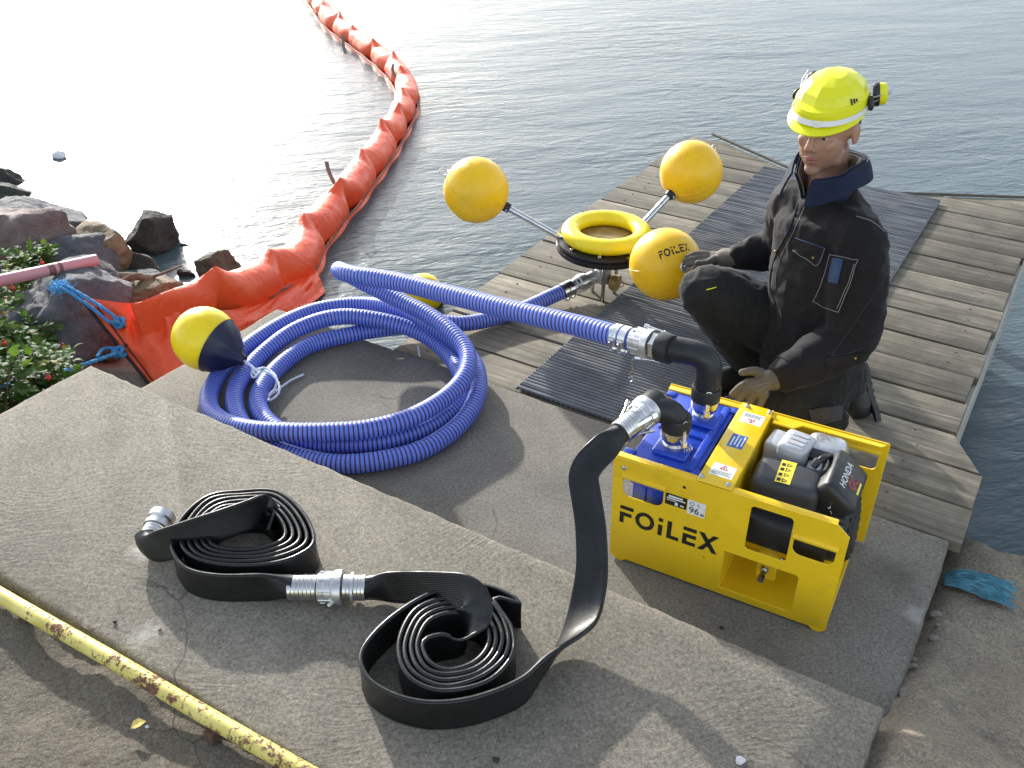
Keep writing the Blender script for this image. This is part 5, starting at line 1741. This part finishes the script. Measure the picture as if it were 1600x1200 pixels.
M['boot'] = simple('black_boot', (.012, .013, .012), .55, var=.3, vs=20, bs=.3, bscale=50)
M['stitch'] = simple('pale_thread', (.20, .20, .21), .8, var=.1)
M['denim'] = cloth('blue_denim', (.03, .055, .12))
M['brass'] = simple('brass_stud', (.35, .24, .08), .4, .9)
M['hat'] = simple('hi_vis_hat', (.80, .78, .010), .34, var=.03, vs=5, bs=.03, bscale=200)
M['strapw'] = simple('white_band', (.80, .80, .80), .5, var=.05)
M['eye'] = simple('eye_white', (.6, .55, .5), .2)
M['iris'] = simple('eye_iris', (.03, .02, .012), .2)
M['lip'] = simple('lip', (.33, .12, .09), .5, var=.1)
M['brow'] = simple('brow_hair', (.03, .02, .014), .8, var=.2)
def skin_mat():
    m, nt, b = newmat('skin')
    co = coords(nt)
    a = ramp(nt, noise_n(nt, co, 30, 5, .6), [(.3, (.36, .185, .115)), (.7, (.45, .25, .165))])
    sx_ = N(nt, 'ShaderNodeSeparateXYZ'); L(nt, co, sx_.inputs[0])
    mr = N(nt, 'ShaderNodeMapRange'); L(nt, sx_.outputs[2], mr.inputs[0])
    mr.inputs['From Min'].default_value = .925; mr.inputs['From Max'].default_value = .890
    st_ = mix(nt, 1.0, mr.outputs[0], ramp(nt, noise_n(nt, co, 700, 2), [(.35, .2), (.6, .62)]), 'MULTIPLY')
    a = mix(nt, st_, a, (.13, .09, .075))
    L(nt, a, b.inputs['Base Color'])
    b.inputs['Roughness'].default_value = .48
    b.inputs['Subsurface Weight'].default_value = .12
    b.inputs['Subsurface Radius'].default_value = (.012, .005, .003)
    b.inputs['Subsurface Scale'].default_value = 1.0
    bump(nt, b, noise_n(nt, co, 260, 3), .15, .001)
    return m
M['skin'] = skin_mat()
M['stubble'] = simple('stubble', (.17, .105, .08), .7, var=.2, vs=200)

# joints, metres
Lsh, Lel, Lwr = V((.985, 2.470, .660)), V((.990, 2.420, .372)), at(1222, 587, 2.325)
Rsh, Rel, Rwr = V((.875, 2.735, .670)), V((.900, 2.880, .455)), at(1148, 402, 2.86)
pel = V((.950, 2.585, .205)); waist = V((.958, 2.597, .36)); chest = V((.962, 2.602, .545)); shl = V((.938, 2.603, .680)); nck = V((.918, 2.600, .765))
Rhip, Rkn, Ran = V((.915, 2.690, .245)), V((.600, 2.675, .405)), V((.835, 2.740, .095))
Lhip, Lkn, Lan = V((.985, 2.495, .200)), V((.770, 2.345, .100)), V((1.065, 2.520, .100))
def limb(mb, pts, seg=18):
    """pts: (point, radius)"""
    q = catmull([(*p, r) for p, r in pts], 6)
    mb.tube([V(x[:3]) for x in q], [x[3] for x in q], seg)
    mb.ball(V(q[0][:3]), q[0][3] * .98, 14, 10); mb.ball(V(q[-1][:3]), q[-1][3] * .98, 14, 10)
def trunk(mb, pts, seg=28):
    q = catmull([(*p, a, b_) for p, a, b_ in pts], 6)
    mb.tube([V(x[:3]) for x in q], [(x[3], x[4]) for x in q], seg, up=RT)

HC = V((.884, 2.598, .951))                                              # head centre
FH = V((-.665, -.745, -.12)).normalized()
HU = (V((0, 0, 1)) - FH * FH.z).normalized(); HL = HU.cross(FH).normalized()
HT_ = Matrix((FH, HL, HU)).transposed().to_4x4(); HT_.translation = HC     # local x fwd, y left, z up
def h(x, y, z): return HT_ @ V((x, y, z))
# one continuous body (mostly under the clothes): head, neck, trunk, limbs, hands
mb = MB()
mb.ball((-.012, 0, .035), (.096, .076, .098), 24, 18, HT_)
mb.ball((.030, 0, -.030), (.060, .060, .080), 22, 16, HT_)
mb.ball((.018, 0, -.066), (.066, .054, .046), 20, 14, HT_)
mb.ball((.066, 0, -.098), (.021, .024, .018), 14, 10, HT_)
for s in (-1, 1):
    mb.ball((.060, s * .036, -.018), (.022, .020, .020), 12, 8, HT_)
    mb.tube([h(.078, s * .008, .026), h(.080, s * .028, .029), h(.062, s * .050, .024)], [.010, .0105, .008], 10)
    mb.ball((.020, s * .050, -.070), (.028, .012, .026), 12, 8, HT_)
    mb.ball((-.010, s * .0790, -.004), (.021, .0085, .032), 14, 10, HT_ @ Matrix.Translation((0, 0, 0)))
    mb.ball((.094, s * .011, -.027), (.011, .008, .008), 10, 8, HT_)
mb.tube([h(.082, 0, .026), h(.094, 0, .004), h(.106, 0, -.020)], [.0085, .0095, .0115], 12)
mb.ball((.106, 0, -.022), (.011, .0105, .010), 12, 8, HT_)
mb.tube([h(.080, -.018, -.056), h(.089, 0, -.053), h(.080, .018, -.056)], [.006, .0075, .006], 8)
mb.tube([h(.078, -.016, -.068), h(.087, 0, -.069), h(.078, .016, -.068)], [.006, .0085, .006], 8)
mb.tube([h(-.022, 0, -.06), h(-.036, 0, -.13), nck + V((.01, .005, -.06))], [.056, .056, .062], 18)
trunk(mb, [(pel, .14, .11), (waist, .13, .10), (chest, .15, .105), (shl, .13, .09), (nck, .06, .06)])
for sh, el, wr in ((Lsh, Lel, Lwr), (Rsh, Rel, Rwr)):
    limb(mb, [(shl.lerp(sh, .5), .055), (sh, .05), (sh.lerp(el, .5), .045), (el, .037), (wr, .026)])
for hp, kn, an in ((Rhip, Rkn, Ran), (Lhip, Lkn, Lan)):
    limb(mb, [(pel.lerp(hp, .4), .08), (hp, .085), (hp.lerp(kn, .5), .07), (kn, .05), (kn.lerp(an, .4), .048), (an, .034)])
body = link('body', blob(mb, .0042, 5, .5), M['skin'], man); sub(body, man)
# face details
def HP(mb, name, mat, ang=60): o = mb.build(name, mat, body, ang=ang); return o
for s in (-1, 1):
    mb = MB(); mb.ball((.0755, s * .030, .008), (.010, .0125, .0095), 12, 8, HT_); HP(mb, 'eye', M['eye'])
    mb = MB(); mb.ball((.0835, s * .030, .007), (.0035, .0055, .0055), 10, 6, HT_); HP(mb, 'iris', M['iris'])
    mb = MB(); mb.tube([h(.084, s * .017, .0135), h(.088, s * .030, .0155), h(.079, s * .045, .011)], [.003, .0042, .003], 8); HP(mb, 'eyelid', M['skin'])
    mb = MB(); mb.tube([h(.0885, s * .014, .030), h(.0905, s * .028, .0345), h(.074, s * .050, .030)], [.003, .0042, .002], 8); HP(mb, 'eyebrow', M['brow'])
mb = MB(); mb.tube([h(.086, -.021, -.0575), h(.0945, 0, -.0545), h(.086, .021, -.0575)], [.002, .0045, .002], 8); mb.tube([h(.084, -.019, -.0645), h(.093, 0, -.0660), h(.084, .019, -.0645)], [.002, .0055, .002], 8); HP(mb, 'lips', M['lip'])
bvb = BVHTree.FromPolygons([v.co.copy() for v in body.data.vertices], [tuple(p.vertices) for p in body.data.polygons])
# cropped hair showing under the hat
mb = MB()
def hair_pt(a, z, off):
    d = (h(math.cos(a), math.sin(a), 0) - HC).normalized()
    o_ = HC + HU * z + d * .16
    hit = bvb.ray_cast(o_, -d)
    return (hit[0] if hit[0] else HC + HU * z + d * .08) + d * off
rows = []
for z in (.055, .035, .015, -.005, -.025, -.04):
    row = []
    for k in range(37):
        a = R(116) + R(128) * k / 36
        lim = -.045 if 1 < k < 35 else .0
        row.append(hair_pt(a, max(z, -.03), .003 if z > -.03 else -.002))
    rows.append(row)
mb.sheet(rows, .003); HP(mb, 'hair', M['brow'])

# ---- trousers
def folds(me, amp, freq, seed, dirz=.45):
    me.update()
    nrm = [v.normal.copy() for v in me.vertices]
    new = []
    for v, nv_ in zip(me.vertices, nrm):
        p = v.co.copy()
        n_ = noise.fractal(V((p.x * freq, p.y * freq, p.z * freq * dirz + seed)), 1, 2, 4)
        rdg = 1 - abs(noise.noise(V((p.x * freq * 1.4 + seed, p.y * freq * 1.4, p.z * freq * 1.7)))) * 2.2
        new += list(p + nv_ * (amp * n_ + amp * .9 * max(0, rdg) ** 2))
    me.vertices.foreach_set('co', new)
    me.update()
mb = MB()
trunk(mb, [(pel + V((.0, 0, -.06)), .145, .12), (pel, .16, .13), (pel + V((-.01, 0, .09)), .15, .125)])
limb(mb, [(pel.lerp(Rhip, .7), .115), (Rhip, .115), (Rhip.lerp(Rkn, .5) + V((0, 0, .005)), .102), (Rkn + V((.035, 0, -.005)), .082), (Rkn, .068)])
limb(mb, [(Rkn + V((.012, 0, -.012)), .076), (Rkn.lerp(Ran, .35) + V((.01, 0, .0)), .086), (Rkn.lerp(Ran, .75), .077), (Ran + V((.0, 0, .0)), .066)])
limb(mb, [(pel.lerp(Lhip, .7), .12), (Lhip, .12), (Lhip.lerp(Lkn, .5) + V((0, 0, .035)), .108), (Lkn + V((.02, 0, .01)), .088), (Lkn, .078)])
limb(mb, [(Lkn, .08), (Lkn.lerp(Lan, .4), .082), (Lkn.lerp(Lan, .72), .068), (Lkn.lerp(Lan, .86), .060)])
# cargo pocket bulk on the kneeling thigh
mb.ball(Lhip.lerp(Lkn, .45) + V((.05, -.10, -.02)), (.085, .03, .07), 14, 10)
me = blob(mb, .0075, 8, .5); folds(me, .0052, 13, 3)
tr = link('trousers', me, M['trouser'], man); sub(tr, man)
bvt = BVHTree.FromPolygons([v.co.copy() for v in me.vertices], [tuple(p.vertices) for p in me.polygons])
# ---- jacket
mb = MB()
trunk(mb, [(pel + V((.005, -.005, -.055)), .165, .130), (pel + V((.005, 0, .03)), .175, .145), (waist, .175, .145), (waist.lerp(chest, .5), .182, .150), (chest, .190, .150), (shl + V((0, 0, -.03)), .178, .128), (shl + V((0, 0, .02)), .13, .100), (nck, .076, .074)])
limb(mb, [(shl.lerp(Lsh, .35), .085), (Lsh, .083), (Lsh.lerp(Lel, .5) + V((.012, -.004, 0)), .082), (Lel + V((.01, -.01, .01)), .080), (Lel.lerp(Lwr, .5) + V((0, 0, -.008)), .070), (Lwr + (Lel - Lwr) * .08, .054)])
limb(mb, [(shl.lerp(Rsh, .35), .085), (Rsh, .08), (Rsh.lerp(Rel, .5), .075), (Rel, .068), (Rel.lerp(Rwr, .55), .058), (Rwr + (Rel - Rwr) * .12, .045)])
me = blob(mb, .0075, 7, .5); folds(me, .0058, 11, 9, .6)
jk = link('jacket', me, M['jacket'], man); sub(jk, man)
bvj = BVHTree.FromPolygons([v.co.copy() for v in me.vertices], [tuple(p.vertices) for p in me.polygons])
def onto(bv, px, py, off=.001):
    d = ray(px, py).normalized()
    hit = bv.ray_cast(V((0, 0, CAM_H)), d)
    return hit[0] + hit[1] * off if hit[0] else None
def seam(bv, pix, r, name, mat, par, n_=6, off=.0):
    q = [onto(bv, *p, off) for p in catmull([tuple(map(float, p)) for p in pix], n_)]
    q = [p for p in q if p is not None]
    q = [p for i, p in enumerate(q) if i == 0 or (p - q[i - 1]).length < .05]
    if len(q) < 3: return None
    mb = MB(); mb.tube(q, r, 5); return mb.build(name, mat, par)
def patch(bv, quad, name, mat, par, off=.003, nu=10, nv=10, th=.003):
    """a piece of cloth sewn on: quad = 4 spots"""
    rows = []
    for j in range(nv + 1):
        row = []
        for i in range(nu + 1):
            u, v = i / nu, j / nv
            p = [(quad[0][k] * (1 - u) + quad[1][k] * u) * (1 - v) + (quad[3][k] * (1 - u) + quad[2][k] * u) * v for k in (0, 1)]
            q = onto(bv, *p, off)
            row.append(q if q is not None else (row[-1] if row else rows[-1][0] if rows else HC))
        rows.append(row)
    mb = MB(); mb.sheet(rows, th); return mb.build(name, mat, par, ang=60)
patch(bvj, [(1300, 398), (1338, 406), (1312, 488), (1272, 472)], 'sleeve_pocket', M['jacket'], jk, .0035)
for pl in ([(1298, 397), (1340, 406)], [(1340, 406), (1326, 450), (1311, 487)], [(1311, 487), (1290, 480), (1272, 470)], [(1298, 397), (1285, 440), (1272, 470)], [(1336, 412), (1323, 448), (1309, 481)]):
    seam(bvj, pl, .0010, 'stitching', M['stitch'], jk, 10, .0055)
patch(bvj, [(1304, 402), (1319, 405), (1311, 441), (1297, 440)], 'pocket_tab', M['denim'], jk, .0075, 6, 8)
patch(bvj, [(1246, 372), (1290, 386), (1278, 414), (1241, 391)], 'chest_flap', M['jacket'], jk, .004, th=.005)
seam(bvj, [(1246, 372), (1268, 380), (1290, 387)], .0012, 'flap_piping', M['denim'], jk, 10, .0065)
seam(bvj, [(1241, 391), (1262, 404), (1278, 414), (1290, 387)], .0009, 'stitching', M['stitch'], jk, 8, .0065)
seam(bvj, [(1248, 318), (1232, 360), (1214, 395), (1205, 425), (1204, 450), (1212, 475)], .0022, 'zip', M['collar'], jk, 8, .001)
seam(bvj, [(1258, 322), (1240, 362), (1222, 398), (1213, 428), (1212, 452)], .0009, 'stitching', M['stitch'], jk, 8, .001)
seam(bvj, [(1338, 338), (1362, 346), (1382, 362)], .0012, 'stitching', M['stitch'], jk, 8, .001)
seam(bvj, [(1365, 460), (1345, 490), (1318, 530), (1298, 556)], .0010, 'stitching', M['kneepad'], jk, 8, .001)
seam(bvj, [(1300, 556), (1325, 552), (1352, 542)], .0010, 'stitching', M['kneepad'], jk, 8, .001)
patch(bvj, [(1290, 560), (1352, 550), (1347, 566), (1292, 574)], 'hem_band', M['jacket'], jk, .005, 14, 4)
for (px, py) in ((1272, 402), (1214, 393), (1335, 558), (1311, 588)):
    p = onto(bvj, px, py, .006)
    if p is None: p = onto(bvt, px, py, .004)
    if p is not None:
        mb = MB(); mb.ball(p, .0045, 10, 6); mb.build('stud', M['brass'], jk)
# cuffs
for wr, el, r in ((Lwr, Lel, .056), (Rwr, Rel, .047)):
    d = (wr - el).normalized()
    mb = MB(); mb.lathe([(r * .80, -.004), (r * .98, -.006), (r * 1.04, .004), (r * 1.0, .035), (r * .93, .04)], 24, frame_T(wr - d * .022, -d)); mb.build('cuff', M['jacket'], jk)
# collar standing up, open in front
def collar_rows(r0, r1, z0, z1, extra):
    rows = []
    for j in range(9):
        v = j / 8
        row = []
        for k in range(41):
            a = R(24) + R(312) * k / 40
            fold = smooth(.0, .25, min(k, 40 - k) / 40)
            d = F * math.cos(a) + RT * (-math.sin(a))
            rr_ = (r0 + (r1 - r0) * v ** 1.3) * (1.0 + .12 * max(0, math.cos(a)))
            zz = z0 + (z1 - z0) * v * (1 - .40 * max(0, math.cos(a)))
            c = nck + V((-.003, 0, 0)) + F * (-.010 + .028 * v * .6)
            row.append(V((c.x, c.y, 0)) + d * (rr_ + extra + .004 * math.sin(a * 5 + v * 2)) + V((0, 0, zz + .004 * math.sin(a * 3))))
        rows.append(row)
    return rows
mb = MB(); mb.sheet(collar_rows(.072, .086, .745, .868, 0), .006); co_ = mb.build('collar', M['collar'], jk, ang=60)
mb = MB(); mb.sheet(collar_rows(.068, .081, .747, .864, -.003), .003); mb.build('collar_lining', M['lining'], co_, ang=60)
# outer fall of the collar
rows = []
base = collar_rows(.072, .086, .745, .868, .004)[-1]
for j in range(7):
    v = j / 6
    row = []
    for k, p in enumerate(base):
        a = R(24) + R(312) * k / 40
        d = (F * math.cos(a) + RT * (-math.sin(a)))
        tipk = math.exp(-(min(k, 40 - k) / 4.0) ** 2)
        ln = .052 + .020 * tipk
        row.append(p + d * (.005 + .022 * v + .004 * tipk * v) + V((0, 0, -ln * v + .006 * math.sin(v * 3.1))))
    rows.append(row)
mb = MB(); mb.sheet(rows, .006); mb.build('collar_fall', M['collar'], co_, ang=60)
for o in (jk,):
    for ch in o.children: pass
# trouser details
patch(bvt, [(1110, 455), (1140, 450), (1150, 500), (1122, 508)], 'knee_patch', M['trouser'], tr, .003)
seam(bvt, [(1104, 453), (1112, 451), (1119, 449)], .0016, 'knee_tag', M['hat'], tr, 6, .002)
p = onto(bvt, 1275, 652, 0)
patch(bvt, [(1262, 640), (1316, 634), (1314, 656), (1268, 664)], 'knee_pad', M['kneepad'], tr, .004)
# ---- boots
def boot(name, heel, toe, ankle, up):
    mb = MB()
    heel, toe, ankle, up = map(V, (heel, toe, ankle, up))
    d = (toe - heel).normalized(); up = (up - d * up.dot(d)).normalized()
    w_ = d.cross(up)
    Lb = (toe - heel).length
    limb(mb, [(heel + up * .045 + d * .03, .038), (heel.lerp(toe, .45) + up * .045, .042), (heel.lerp(toe, .75) + up * .038, .043), (toe + up * .034 - d * .035, .036)])
    limb(mb, [(heel + d * .045 + up * .05, .044), (ankle, .05), (ankle + (ankle - heel - d * .04) * .4, .052)])
    me = blob(mb, .005, 6)
    b_ = link(name, me, M['boot'], man); sub(b_, man)
    T = Matrix((d, w_, up)).transposed().to_4x4(); T.translation = heel
    ms = MB()
    prof = [(-.005, -.034), (.03, -.038), (.10, -.034), (.17, -.046), (.22, -.044), (Lb - .02, -.03), (Lb, 0), (Lb - .02, .03), (.22, .044), (.17, .046), (.10, .034), (.03, .038), (-.005, .034)]
    ms.prism(prof, -.004, .018, T)
    s_ = ms.build('sole', M['black'], b_, ang=40)
    for k in range(9):
        mt = MB(); mt.rbox(.012 + .026 * k, .026 + .026 * k, -.036, .036, -.0085, -.0035, .002, 1, T); mt.build('tread', M['black'], s_)
    return b_
def sub_v(p): return p
toeR = P(1143, 606, JZ + .012); 
boot('boot', V((.905, 2.775, JZ + .012)), V((.905, 2.775, JZ + .012)) + (toeR - V((.905, 2.775, JZ + .012))).normalized() * .275, Ran + V((.02, .005, 0)), V((0, 0, 1)))
toeL = P(1356, 640, JZ + .016)
heelL = toeL + V((-.045, .055, .150))
boot('boot', heelL, toeL + (toeL - heelL).normalized() * .02, Lan + V((.035, .035, .03)), F + V((0, 0, .25)))
# ---- gloves: palm and five bent fingers in one skin
def glove(wr, el, palm, tips, knuckles, thumb, voxel=.0032):
    mb = MB()
    d = (palm - wr).normalized()
    limb(mb, [(wr + (el - wr).normalized() * .015, .037), (wr, .032), (wr.lerp(palm, .5), .033)], 16)
    kc = sum(knuckles, V()) / len(knuckles)
    for k in knuckles:
        mb.tube([wr.lerp(palm, .25), palm.lerp(k, .35), k], [.023, .0185, .0138], 12)
        mb.ball(k, .0136, 10, 8)
    for a, b_ in zip(knuckles, knuckles[1:]): mb.tube([a, b_], .0125, 10)
    for k, t in zip(knuckles, tips):
        q = catmull([(*p, r) for p, r in t], 4) if isinstance(t, list) else None
        mb.tube([V(x[:3]) for x in q], [x[3] for x in q], 12)
        mb.ball(V(q[-1][:3]), q[-1][3], 10, 8)
    q = catmull([(*p, r) for p, r in thumb], 4)
    mb.tube([V(x[:3]) for x in q], [x[3] for x in q], 12); mb.ball(V(q[-1][:3]), q[-1][3], 10, 8)
    me = blob(mb, voxel, 3, .4)
    g = link('glove', me, M['glove'], man); sub(g, man)
    return g, me
# left hand spread on the thigh
YH = 2.315
pal = at(1192, 600, YH)
kn_ = [at(1169, 598, YH + .022), at(1171, 607, YH + .006), at(1181, 613, YH - .010), at(1195, 616, YH - .024)]
tp_ = [[(kn_[0], .0128), (at(1156, 605, YH + .020), .0118), (at(1144, 616, YH + .014), .0100)],
       [(kn_[1], .0128), (at(1160, 618, YH + .002), .0120), (at(1149, 632, YH - .004), .0102)],
       [(kn_[2], .0125), (at(1173, 626, YH - .014), .0116), (at(1164, 639, YH - .018), .0100)],
       [(kn_[3], .0118), (at(1190, 628, YH - .028), .0106), (at(1183, 640, YH - .030), .0092)]]
th_ = [(at(1200, 590, YH + .020), .018), (at(1181, 580, YH + .030), .0145), (at(1159, 582, YH + .030), .0108)]
g1, me1 = glove(Lwr, Lel, pal, tp_, kn_, th_)
# right hand reaching to the float's eye
eye = FL[2] + (FL[2] - (V((S.x, S.y, RZ - .045)) + V((FL[2].x - S.x, FL[2].y - S.y, 0)).normalized() * .165)).normalized() * (FR + .02)
Y0 = eye.y
pal2 = at(1117, 403, Y0 + .01)
kn2 = [at(1101, 397, Y0 + .02), at(1101, 403, Y0 + .005), at(1103, 409, Y0 - .01), at(1108, 413, Y0 - .025)]
tp2 = [[(kn2[0], .012), (at(1086, 397, Y0 + .02), .011), (at(1073, 402, Y0 + .015), .0095)],
       [(kn2[1], .012), (at(1085, 404, Y0 + .004), .0112), (at(1070, 408, Y0 + .004), .0095)],
       [(kn2[2], .012), (at(1088, 411, Y0 - .012), .0108), (at(1074, 414, Y0 - .008), .0092)],
       [(kn2[3], .011), (at(1096, 416, Y0 - .028), .010), (at(1086, 418, Y0 - .024), .0088)]]
th2 = [(at(1118, 405, Y0 - .02), .016), (at(1104, 411, Y0 - .035), .013), (at(1090, 411, Y0 - .034), .0105)]
g2, me2 = glove(Rwr, Rel, pal2, tp2, kn2, th2)
bv1 = BVHTree.FromPolygons([v.co.copy() for v in me1.vertices], [tuple(p.vertices) for p in me1.polygons])
for pl in ([(1204, 597), (1186, 602), (1172, 606)], [(1205, 600), (1193, 607), (1182, 612)], [(1206, 603), (1200, 610), (1196, 615)]):
    seam(bv1, pl, .0009, 'stitching', M['stitch'], g1, 6, .0003)

# ---- hard hat
hat = empty('hard_hat'); hat.parent = man
HI = Matrix.Translation(-man.location)
def HB(mb, name, mat, par, ang=28):
    o = mb.build(name, mat, par, ang=ang)
    if par is hat: o.location = -man.location
    return o
HTh = HT_ @ Matrix.Translation((-.006, 0, .036)) @ Matrix.Rotation(R(4), 4, 'Y') @ Matrix.Diagonal((.84, .84, .72, 1))
n_ = 44
mb = MB()
ringsd = [(.024, .141, .112, 0), (.032, .142, .113, 0), (.072, .138, .110, .006), (.088, .134, .108, .007), (.094, .127, .104, 0), (.125, .112, .094, 0), (.152, .082, .070, 0), (.166, .045, .038, 0), (.170, .004, .004, 0)]
vs = []
for (z, a, b_, bx) in ringsd:
    for k in range(n_):
        t = 2 * math.pi * k / n_
        seg = 2 * math.pi / 11
        tq = (math.floor(t / seg) + .5) * seg
        facet = math.cos(seg / 2) / math.cos(t - tq) if z > .09 else 1.0
        front = max(0, math.cos(t)) ** 2
        x = a * math.cos(t) * facet; y = b_ * math.sin(t) * facet
        fx = bx * front + (.010 * front if .06 < z < .09 else 0)
        vs.append(HTh @ V((x + fx * math.cos(t), y * (1 + .06 * front), z - (.012 * max(0, -math.cos(t)) if z < .04 else 0))))
fs = [(j * n_ + k, j * n_ + (k + 1) % n_, (j + 1) * n_ + (k + 1) % n_, (j + 1) * n_ + k) for j in range(len(ringsd) - 1) for k in range(n_)]
fs.append(tuple((len(ringsd) - 1) * n_ + k for k in range(n_)))
fs.append(tuple(range(n_ - 1, -1, -1)))
mb.add(vs, fs)
shell = HB(mb, 'shell', M['hat'], hat, 14)
rows = []
for j in range(7):
    v = j / 6
    row = []
    for k in range(33):
        t = R(-88) + R(176) * k / 32
        fr_ = math.cos(t)
        ext = .040 * max(0, fr_) ** .8 * v
        row.append(HTh @ V(((.139 + ext) * math.cos(t), (.112 + ext * .55) * math.sin(t), .030 - .016 * v * max(0, fr_) - .004 * v)))
    rows.append(row)
mb = MB(); mb.sheet(rows, .004); HB(mb, 'brim', M['hat'], shell, 50)
rows = []
for z in (.036, .056):
    rows.append([HTh @ V(((.1435 + (.0045 if z > .05 else .010) * max(0, math.cos(t))) * math.cos(t), (.1145 + .010 * max(0, math.cos(t)) ** 2) * math.sin(t), z)) for t in [R(-105) + R(210) * k / 40 for k in range(41)]])
mb = MB(); mb.sheet(rows, .0025); band = HB(mb, 'band', M['strapw'], shell, 60)
t = R(12)
mb = MB(); mb.rbox(-.003, .004, -.010, .010, -.014, .014, .002, 1, HTh @ Matrix.Translation((.152 * math.cos(t), .122 * math.sin(t), .046)) @ Matrix.Rotation(t, 4, 'Z') @ Matrix.Rotation(.1, 4, 'Y')); HB(mb, 'buckle', M['strapw'], band)
for k in range(3):
    t = R(62 + 5 * k)
    mb = MB(); mb.rbox(-.002, .003, -.0022, .0022, -.010 + .002 * k, .012 - .003 * k, .001, 1, HTh @ Matrix.Translation((.1225 * math.cos(t), .104 * math.sin(t), .103)) @ Matrix.Rotation(t, 4, 'Z') @ Matrix.Rotation(-.45, 4, 'Y')); HB(mb, 'vent', M['ink'], shell)
# ear defenders folded up behind
for sgn in (1, -1):
    cpos = HTh @ V((-.082, sgn * .112, .070)) if sgn > 0 else HTh @ V((-.085, sgn * .105, .075))
    dn = (HTh.to_3x3() @ V((-.45, sgn * .85, .1))).normalized()
    e = empty('ear_defender'); e.parent = man
    Te = frame_T(cpos, dn, HU) @ Matrix.Diagonal((.82, .82, .82, 1) if sgn > 0 else (.6, .6, .6, 1))
    mb = MB(); mb.lathe([(.020, -.012), (.036, -.012), (.040, -.004), (.040, .006), (.034, .010), (.02, .010)], 24, Te @ Matrix.Diagonal((1, .8, 1, 1))); o = mb.build('cushion', M['blackp'], e); sub(o, man)
    mb = MB(); mb.lathe([(.036, .008), (.038, .014), (.034, .028), (.022, .034), (.002, .035)], 24, Te @ Matrix.Diagonal((1, .8, 1, 1))); o = mb.build('cup', M['hat'] if sgn > 0 else M['blackp'], e); sub(o, man)
    mb = MB(); a = HTh @ V((-.035 if sgn > 0 else .0, sgn * .115, .058)); mb.tube([a, a.lerp(cpos, .5) + dn * .02, cpos + dn * .036], .0022, 6); mb.tube([a + HU * .015, a.lerp(cpos, .5) + dn * .028 + HU * .01, cpos + dn * .038 + HU * .012], .0018, 6); o = mb.build('wire_arm', M['steel'], e); sub(o, man)
    mb = MB(); mb.ball((0, 0, 0), (.020, .010, .024), 14, 10, frame_T(a, dn, HU) @ Matrix.Rotation(math.pi / 2, 4, 'X')); o = mb.build('pivot', M['blackp'], e); sub(o, man)
# small parts were modelled in place: shift those hanging under a moved parent's children is handled by their parents' offsets
bpy.context.view_layer.update()

# ================================================================== SMALL THINGS LYING ABOUT
M['leafy'] = simple('dry_yellow_leaf', (.42, .33, .06), .7, var=.3, vs=60)
mb = MB()
c = P(204, 1138, z_low(-1.2, .4) + .006)
leaf(mb, c, V((.9, .5, .1)), V((0, .1, 1)), .032, random)
tag(mb.build('fallen_leaf', M['leafy'], flat=True), 'small dry yellow leaf on the dirty ground below the yellow rail', 'leaf')
M['scrap'] = simple('pale_scrap', (.62, .60, .62), .7, var=.2, vs=50, bs=.5)
rock(P(1158, 1188, .158), (.014, .010, .008), 5, M['scrap'], 'small crumpled white scrap on the step at the bottom edge', sub_=3)['category'] = 'scrap'
rock(P(230, 1136, .115), (.008, .006, .004), 6, M['scrap'], 'tiny pale pebble beside the yellow leaf', sub_=3)['category'] = 'pebble'
rock(P(250, 984, .154), (.006, .005, .003), 9, M['rust'], 'tiny rusty chip on the step left of the middle coil', sub_=3)['category'] = 'chip'
rock(P(180, 971, .154), (.006, .006, .004), 10, M['black'], 'tiny black chip on the step near the yellow rail', sub_=3)['category'] = 'chip'
rock(P(775, 1187, .156), (.009, .008, .006), 14, M['black'], 'small black lump on the step below the middle coil', sub_=3)['category'] = 'chip'
rock(P(1128, 980, .004), (.007, .006, .004), 15, M['rock_dark'], 'small dark pebble on the landing in front of the pump', sub_=3)['category'] = 'pebble'
M['gull'] = simple('white_foam', (.75, .75, .75), .6)
rock(P(92, 243, -.49), (.07, .05, .04), 19, M['gull'], 'small white float bobbing in the glare at upper left', sub_=3)['category'] = 'float'
for o in bpy.data.objects:
    if o.name.startswith('rock') and o.get('category') in ('scrap', 'pebble', 'chip', 'float'):
        o.name = {'scrap': 'paper_scrap', 'pebble': 'pebble', 'chip': 'stone_chip', 'float': 'white_float'}[o['category']]
        if 'group' in o: del o['group']
